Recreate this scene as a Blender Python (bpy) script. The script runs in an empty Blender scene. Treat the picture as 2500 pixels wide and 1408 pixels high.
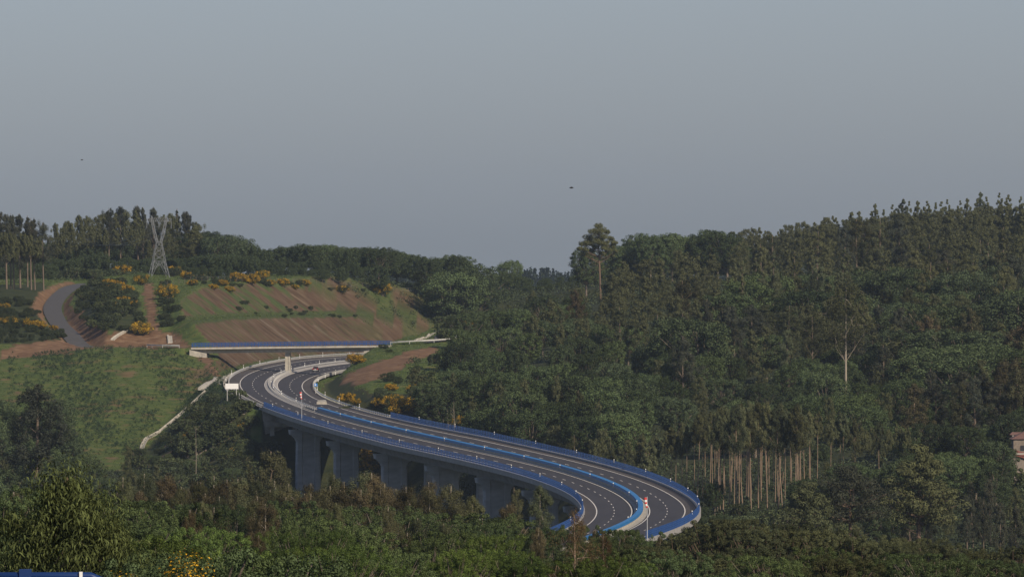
import bpy, bmesh, math, random
import numpy as np
from mathutils import Vector, Matrix

random.seed(11)
RNG = np.random.default_rng(11)
F, Y0, CX = 22000.0, 600.0, 1250.0          # focal length in photo pixels, eye-level row, centre column
SUN_EL, SUN_H = math.radians(32), (0.57, -0.82)   # sun height; direction towards the sun (x, y)

for s in list(bpy.data.scenes[0].collection.objects):
    bpy.data.objects.remove(s)
SC = bpy.context.scene
COL = SC.collection


# ------------------------------------------------------------------ helpers
def pt(u, y, Y):
    return ((u - CX) * Y / F, Y, (Y0 - y) * Y / F)


def tag(o, label=None, cat=None, group=None, kind=None):
    if label: o['label'] = label
    if cat: o['category'] = cat
    if group: o['group'] = group
    if kind: o['kind'] = kind
    return o


def empty(name, loc=(0, 0, 0), rz=0.0):
    o = bpy.data.objects.new(name, None)
    o.empty_display_size = 0.5
    COL.objects.link(o)
    o.location = loc
    o.rotation_euler = (0, 0, rz)
    return o


def mesh_np(name, V, Q, mat, smooth=False):
    """mesh from numpy verts and an (n, k) face array"""
    V = np.asarray(V, np.float32); Q = np.asarray(Q, np.int32)
    me = bpy.data.meshes.new(name)
    n, k = Q.shape
    me.vertices.add(len(V)); me.vertices.foreach_set('co', V.ravel())
    me.loops.add(n * k); me.loops.foreach_set('vertex_index', Q.ravel())
    me.polygons.add(n); me.polygons.foreach_set('loop_start', np.arange(0, n * k, k, dtype=np.int32))
    if smooth:
        me.polygons.foreach_set('use_smooth', np.ones(n, bool))
    me.update(calc_edges=True); me.validate()
    if mat: me.materials.append(mat)
    return me


def link(name, me, parent=None, loc=(0, 0, 0)):
    o = bpy.data.objects.new(name, me)
    COL.objects.link(o)
    if parent: o.parent = parent
    o.location = loc
    return o


class MB:
    """collects quads and tris of ONE mesh object"""
    def __init__(s): s.v = []; s.f = []

    def box(s, c, d, rz=0.0, M=None):
        b = len(s.v); ca, sa = math.cos(rz), math.sin(rz)
        for z in (-.5, .5):
            for x, y in ((-.5, -.5), (.5, -.5), (.5, .5), (-.5, .5)):
                px, py, pz = x * d[0], y * d[1], z * d[2]
                q = (c[0] + px * ca - py * sa, c[1] + px * sa + py * ca, c[2] + pz)
                s.v.append(tuple(M @ Vector(q)) if M else q)
        s.f += [tuple(b + i for i in q) for q in ((3, 2, 1, 0), (4, 5, 6, 7), (0, 1, 5, 4), (1, 2, 6, 5), (2, 3, 7, 6), (3, 0, 4, 7))]

    def tube(s, pts, rad, n=6, cap=True):
        pts = [Vector(p) for p in pts]
        if not hasattr(rad, '__len__'): rad = [rad] * len(pts)
        b = len(s.v)
        for i, p in enumerate(pts):
            t = (pts[min(i + 1, len(pts) - 1)] - pts[max(i - 1, 0)])
            t = t.normalized() if t.length > 1e-9 else Vector((0, 0, 1))
            a = t.cross(Vector((0, 1, 0)) if abs(t.y) < .9 else Vector((1, 0, 0))).normalized(); c = t.cross(a)
            for k in range(n):
                w = 2 * math.pi * k / n
                s.v.append(tuple(p + (a * math.cos(w) + c * math.sin(w)) * rad[i]))
        for i in range(len(pts) - 1):
            for k in range(n):
                s.f.append((b + i * n + k, b + i * n + (k + 1) % n, b + (i + 1) * n + (k + 1) % n, b + (i + 1) * n + k))
        if cap:
            s.f.append(tuple(b + k for k in range(n - 1, -1, -1)))
            e = b + (len(pts) - 1) * n
            s.f.append(tuple(e + k for k in range(n)))

    def loft(s, rings, cap=True):
        """rings: lists of the same number of points"""
        b = len(s.v); n = len(rings[0])
        for r in rings: s.v += [tuple(p) for p in r]
        for i in range(len(rings) - 1):
            for k in range(n):
                s.f.append((b + i * n + k, b + i * n + (k + 1) % n, b + (i + 1) * n + (k + 1) % n, b + (i + 1) * n + k))
        if cap:
            s.f.append(tuple(b + k for k in range(n - 1, -1, -1)))
            e = b + (len(rings) - 1) * n
            s.f.append(tuple(e + k for k in range(n)))

    def quad(s, *p):
        b = len(s.v); s.v += [tuple(q) for q in p]; s.f.append(tuple(range(b, b + len(p))))

    def build(s, name, mat, parent=None, loc=(0, 0, 0), smooth=False):
        me = bpy.data.meshes.new(name); me.from_pydata(s.v, [], s.f); me.materials.append(mat)
        bm = bmesh.new(); bm.from_mesh(me); bmesh.ops.recalc_face_normals(bm, faces=bm.faces); bm.to_mesh(me); bm.free()
        if smooth: me.polygons.foreach_set('use_smooth', [True] * len(me.polygons))
        return link(name, me, parent, loc)


def vnoise(x, y, sc, seed=0):
    """smooth value noise on numpy arrays, -1..1"""
    x = np.asarray(x, float) / sc; y = np.asarray(y, float) / sc
    xi, yi = np.floor(x), np.floor(y); fx, fy = x - xi, y - yi
    fx = fx * fx * (3 - 2 * fx); fy = fy * fy * (3 - 2 * fy)
    def h(a, b):
        t = np.sin(a * 127.1 + b * 311.7 + seed * 74.7) * 43758.5453
        return (t - np.floor(t)) * 2 - 1
    return (h(xi, yi) * (1 - fx) + h(xi + 1, yi) * fx) * (1 - fy) + (h(xi, yi + 1) * (1 - fx) + h(xi + 1, yi + 1) * fx) * fy


# ------------------------------------------------------------------ materials
def new_mat(name):
    m = bpy.data.materials.new(name); m.use_nodes = True
    nt = m.node_tree; nt.nodes.clear()
    return m, nt, nt.nodes, nt.links


def plain(name, col, rough=0.6, metal=0.0, var=0.12, scale=1.5, spec=0.3, stretch=None):
    """painted / concrete / metal surface with a little mottling"""
    m, nt, N, L = new_mat(name)
    out = N.new('ShaderNodeOutputMaterial'); b = N.new('ShaderNodeBsdfPrincipled')
    tc = N.new('ShaderNodeTexCoord'); no = N.new('ShaderNodeTexNoise'); no.inputs['Scale'].default_value = scale
    no.inputs['Detail'].default_value = 5
    if stretch:
        mp = N.new('ShaderNodeMapping'); mp.inputs['Scale'].default_value = stretch
        L.new(tc.outputs['Object'], mp.inputs[0]); L.new(mp.outputs[0], no.inputs['Vector'])
    else:
        L.new(tc.outputs['Object'], no.inputs['Vector'])
    r = N.new('ShaderNodeMapRange'); r.inputs['From Min'].default_value = .25; r.inputs['From Max'].default_value = .75
    r.inputs['To Min'].default_value = 1 - var; r.inputs['To Max'].default_value = 1 + var
    L.new(no.outputs['Fac'], r.inputs['Value'])
    mx = N.new('ShaderNodeVectorMath'); mx.operation = 'MULTIPLY'
    mx.inputs[0].default_value = col; L.new(r.outputs[0], mx.inputs[1])
    L.new(mx.outputs[0], b.inputs['Base Color'])
    b.inputs['Roughness'].default_value = rough; b.inputs['Metallic'].default_value = metal
    b.inputs['Specular IOR Level'].default_value = spec
    L.new(b.outputs[0], out.inputs[0])
    return m


def leafmat(name, col, col2, trans=0.20, rnd=0.42, leaf=0.32):
    """foliage: two greens mixed per tree, each leaf spray a little lighter or darker"""
    m, nt, N, L = new_mat(name)
    out = N.new('ShaderNodeOutputMaterial')
    oi = N.new('ShaderNodeObjectInfo'); ge = N.new('ShaderNodeNewGeometry')
    mix = N.new('ShaderNodeMix'); mix.data_type = 'RGBA'
    mix.inputs['A'].default_value = (*col, 1); mix.inputs['B'].default_value = (*col2, 1)
    L.new(oi.outputs['Random'], mix.inputs['Factor'])
    r1 = N.new('ShaderNodeMapRange'); r1.inputs['To Min'].default_value = 1 - leaf; r1.inputs['To Max'].default_value = 1 + leaf
    L.new(ge.outputs['Random Per Island'], r1.inputs['Value'])
    mu = N.new('ShaderNodeMath'); mu.operation = 'MULTIPLY'; mu.inputs[1].default_value = 7.31
    fr = N.new('ShaderNodeMath'); fr.operation = 'FRACT'
    L.new(oi.outputs['Random'], mu.inputs[0]); L.new(mu.outputs[0], fr.inputs[0])
    r2 = N.new('ShaderNodeMapRange'); r2.inputs['To Min'].default_value = 1 - rnd; r2.inputs['To Max'].default_value = 1 + rnd
    L.new(fr.outputs[0], r2.inputs['Value'])
    p = N.new('ShaderNodeMath'); p.operation = 'MULTIPLY'; L.new(r1.outputs[0], p.inputs[0]); L.new(r2.outputs[0], p.inputs[1])
    vm = N.new('ShaderNodeVectorMath'); vm.operation = 'MULTIPLY'
    L.new(mix.outputs['Result'], vm.inputs[0]); L.new(p.outputs[0], vm.inputs[1])
    d = N.new('ShaderNodeBsdfDiffuse'); t = N.new('ShaderNodeBsdfTranslucent'); ms = N.new('ShaderNodeMixShader')
    L.new(vm.outputs[0], d.inputs[0]); L.new(vm.outputs[0], t.inputs[0]); ms.inputs[0].default_value = trans
    L.new(d.outputs[0], ms.inputs[1]); L.new(t.outputs[0], ms.inputs[2]); L.new(ms.outputs[0], out.inputs[0])
    return m


M = {}
M['concrete'] = plain('concrete', (.36, .34, .31), .85, var=.18, scale=.6)
M['girder'] = plain('shaded_soffit_concrete', (.25, .235, .215), .9, var=.2, scale=.3, stretch=(1, 1, 3))  # same concrete as the deck, darkened to paint in the shade below it
M['pier'] = plain('pier_concrete', (.40, .40, .385), .85, var=.2, scale=.35, stretch=(1, 1, 2.5))
M['pale_concrete'] = plain('pale_concrete', (.40, .37, .31), .85, var=.25, scale=.8)
M['asphalt'] = plain('asphalt', (.048, .044, .045), .8, var=.16, scale=.08, stretch=(6, .35, 1), spec=.35)
M['shoulder'] = plain('shoulder_asphalt', (.074, .064, .058), .85, var=.16, scale=.1, stretch=(6, .35, 1))
M['old_asphalt'] = plain('old_asphalt', (.085, .082, .08), .85, var=.12, scale=.3)
M['white_paint'] = plain('white_paint', (.74, .69, .60), .6, var=.08, scale=2)
M['blue'] = plain('blue_paint', (.020, .066, .205), .5, var=.22, scale=.7)
M['navy'] = plain('navy_paint', (.010, .034, .13), .45, var=.1)
M['bright_blue'] = plain('bright_blue_paint', (.012, .17, .42), .4, var=.08, scale=.7)
M['zinc'] = plain('galvanised_steel', (.50, .49, .46), .5, metal=.2, var=.15, scale=2)
M['lattice'] = plain('weathered_lattice_steel', (.24, .25, .26), .6, var=.2, scale=2)
M['steel'] = plain('grey_steel', (.42, .43, .44), .5, metal=.15, var=.15, scale=2)
M['white'] = plain('white_plastic', (.80, .79, .76), .5, var=.05)
M['red'] = plain('red_cloth', (.62, .05, .04), .8, var=.1)
M['sign_blue'] = plain('sign_blue', (.03, .20, .55), .5)
M['dark'] = plain('dark_metal', (.03, .03, .035), .5)
M['dark_bark'] = plain('dull_bark', (.15, .115, .085), .9, var=.3, scale=1.2, stretch=(1, 1, .25))
M['euc_bark'] = plain('eucalyptus_bark', (.225, .162, .112), .9, var=.35, scale=1.2, stretch=(1, 1, .25))
M['pale_bark'] = plain('pale_bark', (.28, .24, .185), .9, var=.3, scale=1.2, stretch=(1, 1, .25))
M['pine_bark'] = plain('pine_bark', (.135, .092, .064), .9, var=.3, scale=1.2, stretch=(1, 1, .3))
M['oak_bark'] = plain('oak_bark', (.16, .13, .10), .9, var=.3, scale=1.5)
M['euc'] = leafmat('eucalyptus_leaves', (.108, .109, .050), (.082, .097, .054))
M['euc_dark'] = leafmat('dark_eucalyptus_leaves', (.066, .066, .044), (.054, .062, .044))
M['euc_brown'] = leafmat('brown_eucalyptus_leaves', (.100, .078, .044), (.082, .084, .042))
M['euc_red'] = leafmat('russet_leaves', (.125, .068, .038), (.095, .070, .036))
M['oak'] = leafmat('oak_leaves', (.092, .124, .050), (.076, .106, .050))
M['near_oak'] = leafmat('near_oak_leaves', (.098, .128, .046), (.074, .104, .046))
M['oak_blue'] = leafmat('bluish_leaves', (.074, .098, .052), (.082, .110, .048))
M['oak_bright'] = leafmat('fresh_oak_leaves', (.132, .182, .046), (.098, .145, .042))
M['pine'] = leafmat('pine_needles', (.100, .104, .046), (.074, .086, .046))
M['shrub'] = leafmat('shrub_leaves', (.094, .112, .050), (.066, .084, .046))
M['broom'] = leafmat('broom_stems', (.062, .082, .034), (.050, .07, .03))
M['flower'] = leafmat('broom_flowers', (.62, .38, .035), (.56, .32, .025), trans=.2, rnd=.15, leaf=.35)
M['young_euc'] = leafmat('young_eucalyptus_leaves', (.080, .094, .032), (.07, .084, .030), leaf=.6)
M['grass'] = leafmat('grass_blades', (.082, .112, .036), (.082, .112, .036), leaf=.55)
M['sapling'] = leafmat('sapling_leaves', (.050, .078, .044), (.050, .078, .044), leaf=.5)
M['under'] = leafmat('undergrowth_leaves', (.058, .074, .040), (.058, .074, .040), leaf=.6)
M['farwood'] = leafmat('far_wood_needles', (.030, .042, .030), (.030, .042, .030), leaf=.4)


# ------------------------------------------------------------------ the motorway line (fitted to the photograph's edge lines)
def spline(xk, yk, x):
    xk = np.asarray(xk, float); yk = np.asarray(yk, float); x = np.asarray(x, float)
    n = len(xk); h = np.diff(xk); A = np.eye(n); b = np.zeros(n)
    for i in range(1, n - 1):
        A[i, i - 1] = h[i - 1]; A[i, i] = 2 * (h[i - 1] + h[i]); A[i, i + 1] = h[i]
        b[i] = 3 * ((yk[i + 1] - yk[i]) / h[i] - (yk[i] - yk[i - 1]) / h[i - 1])
    c = np.linalg.solve(A, b)
    i = np.clip(np.searchsorted(xk, x) - 1, 0, n - 2)
    d = (c[i + 1] - c[i]) / (3 * h[i]); bb = (yk[i + 1] - yk[i]) / h[i] - h[i] * (2 * c[i] + c[i + 1]) / 3
    t = x - xk[i]
    return yk[i] + bb * t + c[i] * t ** 2 + d * t ** 3


XK = [1600, 1750, 1900, 2050, 2200, 2350, 2500, 2650, 2850, 3050, 3150, 3250]
XV = [11.02, 23.63, 24.78, 10.0, -17.82, -45.62, -64.53, -69.71, -59.94, -38.6, -17.0, 24.0]
ZK = [1600, 1850, 2100, 2350, 2600, 2850, 3100, 3350]
ZV = [-53.44, -53.29, -49.82, -44.7, -39.71, -37.8, -38.7, -40.5]
CK = [1600, 1900, 2200, 2500, 2900]
CV = [0.0736, 0.0227, 0.0775, -0.0422, -0.1200]


def road(Y, off=0.0, dz=0.0):
    """point of the motorway at distance Y along the valley, off metres right of the middle"""
    Y = np.asarray(Y, float)
    X = spline(XK, XV, Y); dX = (spline(XK, XV, Y + 1) - spline(XK, XV, Y - 1)) / 2
    n = np.hypot(1, dX); nx, ny = 1 / n, -dX / n
    z = spline(ZK, ZV, Y) + off * np.interp(Y, CK, CV) + dz
    return np.stack([X + off * nx, Y + off * ny, z], -1)


def road_u(Y, off):
    p = road(Y, off); return CX + F * p[..., 0] / p[..., 1]


def road_heading(Y):
    """rotation about z of a thing whose local y axis runs along the road"""
    return -math.atan(float(spline(XK, XV, Y + 1) - spline(XK, XV, Y - 1)) / 2)


def find_Y(u, off, lo, hi):
    Ys = np.linspace(lo, hi, 4000)
    return float(Ys[np.argmin(np.abs(road_u(Ys, off) - u))])


ABUT = 2412.0                                   # where the viaduct ends
LINE_Y = np.arange(1600, 3221, 4.0)
CL = road(LINE_Y)

# ------------------------------------------------------------------ terrain
NEAR = [(-80, -1.7), (30, -2.0), (100, -5), (250, -13), (500, -22.5), (850, -35), (1200, -48), (1500, -58.5), (1800, -66)]
COLS = {
    -60: [(2000, -66), (2300, -61), (2450, -55), (2550, -48), (2650, -40), (2720, -33.5), (2740, -29.5), (2860, -23), (3000, -14), (3300, -11.5), (3700, -12), (4500, -25)],
    80: [(2000, -66), (2300, -61), (2450, -55), (2550, -48), (2650, -39.5), (2722, -33), (2742, -29.5), (2860, -22.7), (3000, -14.5), (3300, -11), (3700, -12), (4500, -25)],
    200: [(2000, -66), (2300, -62), (2450, -56), (2550, -48), (2650, -39), (2730, -31.2), (2765, -31), (2860, -22), (3000, -14), (3300, -10.5), (3700, -10), (4500, -24)],
    260: [(2000, -66), (2300, -62), (2450, -56), (2550, -47.5), (2650, -38.5), (2730, -30.9), (2768, -30.9), (2790, -25), (2880, -16), (2960, -12), (3300, -10.5), (3700, -10), (4500, -24)],
    350: [(2000, -66), (2300, -62), (2450, -56), (2550, -47.5), (2650, -38.5), (2730, -30.9), (2768, -30.9), (2790, -26.5), (2880, -18), (2960, -13.5), (3100, -10), (3700, -10), (4500, -24)],
    420: [(2000, -66), (2300, -62), (2450, -57), (2550, -48), (2650, -39), (2730, -31.2), (2768, -31), (2790, -26.5), (2820, -22), (2880, -17), (2970, -14), (3100, -11), (3400, -11), (3700, -14), (4500, -26)],
    480: [(2000, -66), (2300, -62), (2450, -57), (2550, -47), (2650, -39.5), (2740, -32), (2762, -30), (2790, -22), (2850, -16), (2960, -13.5), (3100, -11.5), (3400, -13), (3700, -15), (4500, -26)],
    560: [(2000, -67), (2300, -60), (2420, -55), (2520, -43), (2650, -38), (2740, -33), (2790, -21), (2880, -15.5), (2985, -14), (3100, -11.5), (3400, -14), (3700, -16), (4500, -26)],
    620: [(2000, -68), (2300, -60), (2380, -55), (2450, -46), (2550, -40), (2700, -37), (2790, -22), (2890, -15.5), (2990, -14.2), (3150, -11), (3400, -13), (3700, -16), (4500, -26)],
    700: [(2000, -68), (2150, -66), (2300, -60), (2400, -49), (2500, -41), (2700, -37), (2800, -26), (2900, -18), (3000, -14.2), (3200, -10.5), (3500, -14), (4500, -26)],
    800: [(2000, -67), (2150, -65), (2250, -59), (2350, -49), (2450, -41), (2700, -36), (2900, -28), (3010, -14.5), (3200, -10.5), (3500, -15), (4500, -27)],
    900: [(2000, -65), (2150, -62), (2300, -50), (2380, -44), (2450, -39.3), (2650, -32.5), (2740, -30.5), (2850, -29), (2950, -22), (3030, -15.5), (3200, -12), (3500, -16), (4500, -28)],
    1000: [(2000, -64), (2150, -60), (2300, -48), (2400, -42), (2500, -37), (2650, -31), (2740, -29.5), (2850, -28), (2980, -22), (3070, -18), (3200, -14), (3500, -17), (4500, -30)],
    1060: [(2000, -63), (2150, -59), (2300, -47), (2450, -40), (2650, -31.5), (2740, -29), (2850, -27.5), (2980, -23), (3080, -19), (3200, -16), (3500, -18), (4500, -30)],
    1130: [(2000, -62), (2150, -59), (2300, -47), (2450, -40), (2650, -32), (2740, -29), (2850, -26), (2980, -23), (3080, -20.5), (3200, -18), (3500, -19), (4500, -30)],
    1250: [(2000, -62), (2150, -58), (2300, -47), (2450, -40), (2650, -33), (2850, -27), (2980, -24.5), (3200, -21), (3500, -18), (3900, -22), (4500, -30)],
    1400: [(2000, -60), (2150, -56), (2300, -46), (2450, -39), (2650, -32), (2850, -26), (3000, -21), (3200, -17), (3500, -15), (3900, -20), (4500, -30)],
    1600: [(1950, -60), (2150, -54), (2450, -41), (2700, -28), (3000, -17), (3300, -13.5), (3600, -14), (4500, -28)],
    1800: [(1950, -59), (2150, -53), (2450, -42), (2700, -31), (3000, -20), (3300, -15), (3600, -15), (4500, -26)],
    2100: [(1950, -58), (2150, -53), (2450, -41), (2700, -29), (3000, -18), (3300, -9.5), (3600, -7.5), (4500, -15)],
    2500: [(1950, -54), (2150, -48), (2450, -37), (2700, -26), (3000, -14), (3300, -4.5), (3600, -2), (4500, -8)],
}
FAR = [(6500, -34), (8000, -70), (25000, -420)]
UK = np.array(sorted(COLS), float)
YT = np.concatenate([np.arange(-80, 200, 20), np.arange(200, 2280, 40), np.arange(2280, 3140, 4), np.arange(3140, 3900, 20),
                     np.arange(3900, 7001, 100), np.array([7500, 8000, 9000, 11000, 14000, 18000, 25000])]).astype(float)
UT = np.concatenate([np.array([-9000, -6000, -4000, -2500, -1500, -1000, -700, -500, -350]), np.arange(-260, 1300, 7), np.arange(1300, 2700, 20),
                     np.array([2720, 2800, 2950, 3150, 3400, 3900, 4600, 6000, 8500, 11500])]).astype(float)
PROF = np.stack([np.interp(YT, [a for a, _ in NEAR + COLS[int(u)] + FAR], [b for _, b in NEAR + COLS[int(u)] + FAR]) for u in UK])
# a touch of smoothing along the valley keeps the profile from showing kinks
for _ in range(2):
    P2 = PROF.copy(); P2[:, 1:-1] = (PROF[:, :-2] + 2 * PROF[:, 1:-1] + PROF[:, 2:]) / 4; PROF = P2
ZT = np.stack([np.interp(UT, UK, PROF[:, j]) for j in range(len(YT))], 1)          # (u, Y)
UG, YG = np.meshgrid(UT, YT, indexing='ij')
XG = (UG - CX) * np.maximum(YG, 200) / F
ZT = ZT + vnoise(XG, YG, 38, 1) * .7 + vnoise(XG, YG, 11, 2) * .28 * (YG > 500) + vnoise(XG, YG, 4.5, 3) * .16 * (YG > 2300)
NAT = ZT.copy()


def corridor(P, half, cut, fill, z, m, drop=0.0):
    """carve / fill a road platform along polyline samples P (n, 3); returns distance, side, index"""
    idx = np.where(m)
    x, y = XG[idx], YG[idx]
    best = np.full(len(x), 1e9); bi = np.zeros(len(x), int)
    for k in range(len(P)):
        d = (x - P[k, 0]) ** 2 + (y - P[k, 1]) ** 2
        w = d < best; best[w] = d[w]; bi[w] = k
    k2 = np.clip(bi + 1, 1, len(P) - 1); k1 = k2 - 1
    tx, ty = P[k2, 0] - P[k1, 0], P[k2, 1] - P[k1, 1]; L = np.hypot(tx, ty)
    side = ((x - P[bi, 0]) * ty - (y - P[bi, 1]) * tx) / L       # right positive
    d = np.sqrt(best)
    return idx, d, side, bi


SOIL = np.zeros_like(ZT); SD = np.zeros(ZT.shape + (2,)); CUT = np.zeros_like(ZT); BENCH = np.zeros_like(ZT)
# the motorway on land, with its two-step cut on the left
m = (YG > ABUT - 60) & (YG < 3420) & (UG > -100) & (UG < 1500)
RP = road(np.arange(ABUT, 3215, 3.0))
idx, d, side, bi = corridor(RP, 13, 0, 0, None, m)
zr = RP[bi, 2] + np.clip(side, -13, 13) * np.interp(RP[bi, 1], CK, CV) - .35
e = np.maximum(d - 14.0, 0)
up = np.interp(e, [0, 2, 20, 24, 40, 200], [-.5, -.3, 13.4, 13.9, 26, 170])
up_r = np.interp(e, [0, 2, 200], [-.3, -.2, 170])
hi = zr + np.where(side < 0, up, up_r); lo = zr - np.maximum(e - 1.5, 0) * .62
lo = np.where(bi == 0, -1e3, lo); hi = np.where(bi == 0, 1e3, hi)
zn = NAT[idx]
znew = np.minimum(np.maximum(zn, lo), hi)
ZT[idx] = znew
cutm = (zn > hi + .4) & (e > 1.0) & (bi > 0) & (bi < len(RP) - 2)
CUT[idx] = cutm; BENCH[idx] = cutm & (side < 0) & (((e > 19.3) & (e < 25.2)) | (e < 3.2))
s_along = np.concatenate([[0], np.cumsum(np.hypot(*np.diff(RP[:, :2], axis=0).T))])
sd = SD[idx]; sd[:, 0] = s_along[bi]; sd[:, 1] = d; SD[idx] = sd
# keep the ground clear of the viaduct deck
m = (YG > 1560) & (YG < ABUT + 30) & (UG > 300) & (UG < 2000)
VP = road(np.arange(1600, ABUT, 4.0))
idx, d, side, bi = corridor(VP, 13, 0, 0, None, m)
front = np.clip((ABUT - YG[idx]) / 60, 0, 1)
lim = VP[bi, 2] - 4.5 - np.interp(YG[idx], [1950, 2120], [10, 22]) * front ** .7 + np.maximum(d - 14, 0) * 1.3
ZT[idx] = np.minimum(ZT[idx], np.where(YG[idx] < ABUT - 3, lim, 1e3))
# the country road: overpass approaches and the lane up the hill
OV_Y = find_Y(703, 0, 2660, 2900)
OVL, OVR = Vector(pt(470, 848, OV_Y + 2)), Vector(pt(955, 842.5, OV_Y - 2))
LANE = [tuple(OVL), pt(430, 847.5, OV_Y + 4), pt(330, 848, 2762), pt(240, 849, 2766), pt(205, 846, 2776), pt(176, 822, 2806), pt(150, 797, 2846), pt(135, 775, 2890),
        pt(128, 752, 2938), pt(137, 732, 2980), pt(155, 714, 3030), pt(178, 700, 3085), pt(215, 692, 3140)]
LANE2 = [tuple(OVR), pt(1000, 838, OV_Y - 6), pt(1050, 834.5, OV_Y - 6), pt(1085, 824, OV_Y + 10), pt(1110, 806, OV_Y + 50), pt(1130, 795, OV_Y + 110)]


def resample(P, step):
    P = np.array(P, float); s = np.concatenate([[0], np.cumsum(np.linalg.norm(np.diff(P, axis=0), axis=1))])
    n = max(2, int(s[-1] / step)); t = np.linspace(0, s[-1], n)
    return np.stack([spline(s, P[:, i], t) for i in range(3)], 1)


LR1, LR2 = resample(LANE, 2.5), resample(LANE2, 2.5)
LANE_D = np.full(ZT.shape, 99.0)
for LR, hw in ((LR1, 3.6), (LR2, 3.4)):
    m = (YG > 2680) & (YG < 3200) & (UG > -60) & (UG < 1200)
    idx, d, side, bi = corridor(LR, hw, 0, 0, None, m)
    e = np.maximum(d - hw, 0); zc = LR[bi, 2] - .25
    keep = (bi == 0) & (np.abs(LR[bi, 0] - XG[idx]) > hw)
    hi_, lo_ = zc + e * .85, zc - np.maximum(e - .6, 0) * .6
    nz = np.minimum(np.maximum(ZT[idx], lo_), hi_)
    ends = (bi == 0) | (bi == len(LR) - 1)
    nz = np.where(ends, ZT[idx], nz)
    SOIL[idx] = np.maximum(SOIL[idx], ((ZT[idx] > hi_ + .3) & ~ends & (e > .1) & (e < 16)).astype(float) * .95)
    ZT[idx] = nz
    LANE_D[idx] = np.minimum(LANE_D[idx], d)


def ground(u, Y):
    """height of the built terrain at column u (array or scalar), distance Y"""
    u = np.atleast_1d(np.asarray(u, float)); Y = np.atleast_1d(np.asarray(Y, float))
    u, Y = np.broadcast_arrays(u, Y)
    i = np.clip(np.searchsorted(UT, u) - 1, 0, len(UT) - 2); j = np.clip(np.searchsorted(YT, Y) - 1, 0, len(YT) - 2)
    a = np.clip((u - UT[i]) / (UT[i + 1] - UT[i]), 0, 1); b = np.clip((Y - YT[j]) / (YT[j + 1] - YT[j]), 0, 1)
    return (ZT[i, j] * (1 - a) + ZT[i + 1, j] * a) * (1 - b) + (ZT[i, j + 1] * (1 - a) + ZT[i + 1, j + 1] * a) * b


def u_of(x, Y): return CX + x * F / max(Y, 200)


def gpt(u, Y, dz=0.0):
    x = (u - CX) * Y / F
    return (x, Y, float(ground(u_of(x, Y), Y)[0]) + dz)


def sampled(A, u, Y):
    i = np.clip(np.searchsorted(UT, u), 0, len(UT) - 1); j = np.clip(np.searchsorted(YT, Y), 0, len(YT) - 1); return A[i, j]


def inpoly(x, y, P):
    x = np.asarray(x, float); y = np.asarray(y, float); r = np.zeros(x.shape, bool)
    n = len(P)
    for k in range(n):
        (x1, y1), (x2, y2) = P[k], P[(k + 1) % n]
        c = ((y1 > y) != (y2 > y)) & (x < (x2 - x1) * (y - y1) / (y2 - y1 + 1e-12) + x1)
        r ^= c
    return r


# what grows or lies bare on the ground, by plots of land
YI = Y0 - ZT * F / np.maximum(YG, 200)
UJ = UG + vnoise(XG, YG, 3.5, 5) * 7; YJ = YI + vnoise(XG, YG, 3.5, 6) * 5
land = (YG > 2380) & (UG < 1170) & (YG < 3260) & ((UG < 640) | (YG > 2440))
GRASS = land.astype(float)
for poly in ([(165, 848), (165, 790), (195, 760), (215, 790), (240, 815), (300, 812), (380, 800), (430, 815), (470, 850)],
             [(0, 880), (10, 850), (60, 838), (150, 826), (170, 840), (215, 850), (160, 862), (60, 872)],
             [(75, 760), (85, 725), (130, 695), (195, 690), (150, 700), (118, 735), (112, 775)],
             [(352, 690), (372, 690), (388, 800), (372, 812), (360, 770), (350, 720)],
             [(812, 932), (890, 893), (1000, 856), (1066, 848), (1066, 862), (1010, 882), (930, 925), (880, 940), (820, 950)],
             [(470, 850), (500, 858), (545, 925), (520, 915)]):
    SOIL = np.maximum(SOIL, inpoly(UJ, YJ, poly) & (YG > 2400) & (YG < 3150))
cutsoil = CUT * (1 - BENCH)
SOIL = np.maximum(SOIL, cutsoil)
GRASS[(SOIL > .5)] = 0
ROCK = np.zeros_like(ZT)
EDGE_U = CX + F * (RP[:, 0] - 14) / RP[:, 1]
for u_, w_ in ((575, 1.2), (612, 1.0), (655, 2.2), (700, 1.3), (745, .9), (775, 2.4), (845, 1.2), (880, 2.0)):
    s_ = s_along[int(np.argmin(np.abs(EDGE_U - u_) + 1e3 * (RP[:, 1] < 2600)))]
    ROCK = np.maximum(ROCK, np.clip(1.3 - np.abs(SD[..., 0] - s_ + vnoise(XG, YG, 5, 17) * .6) / w_, 0, 1) * (CUT > 0) * (SD[..., 1] < 35) * (.55 + .45 * vnoise(XG, YG, 6, 18)))
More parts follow.
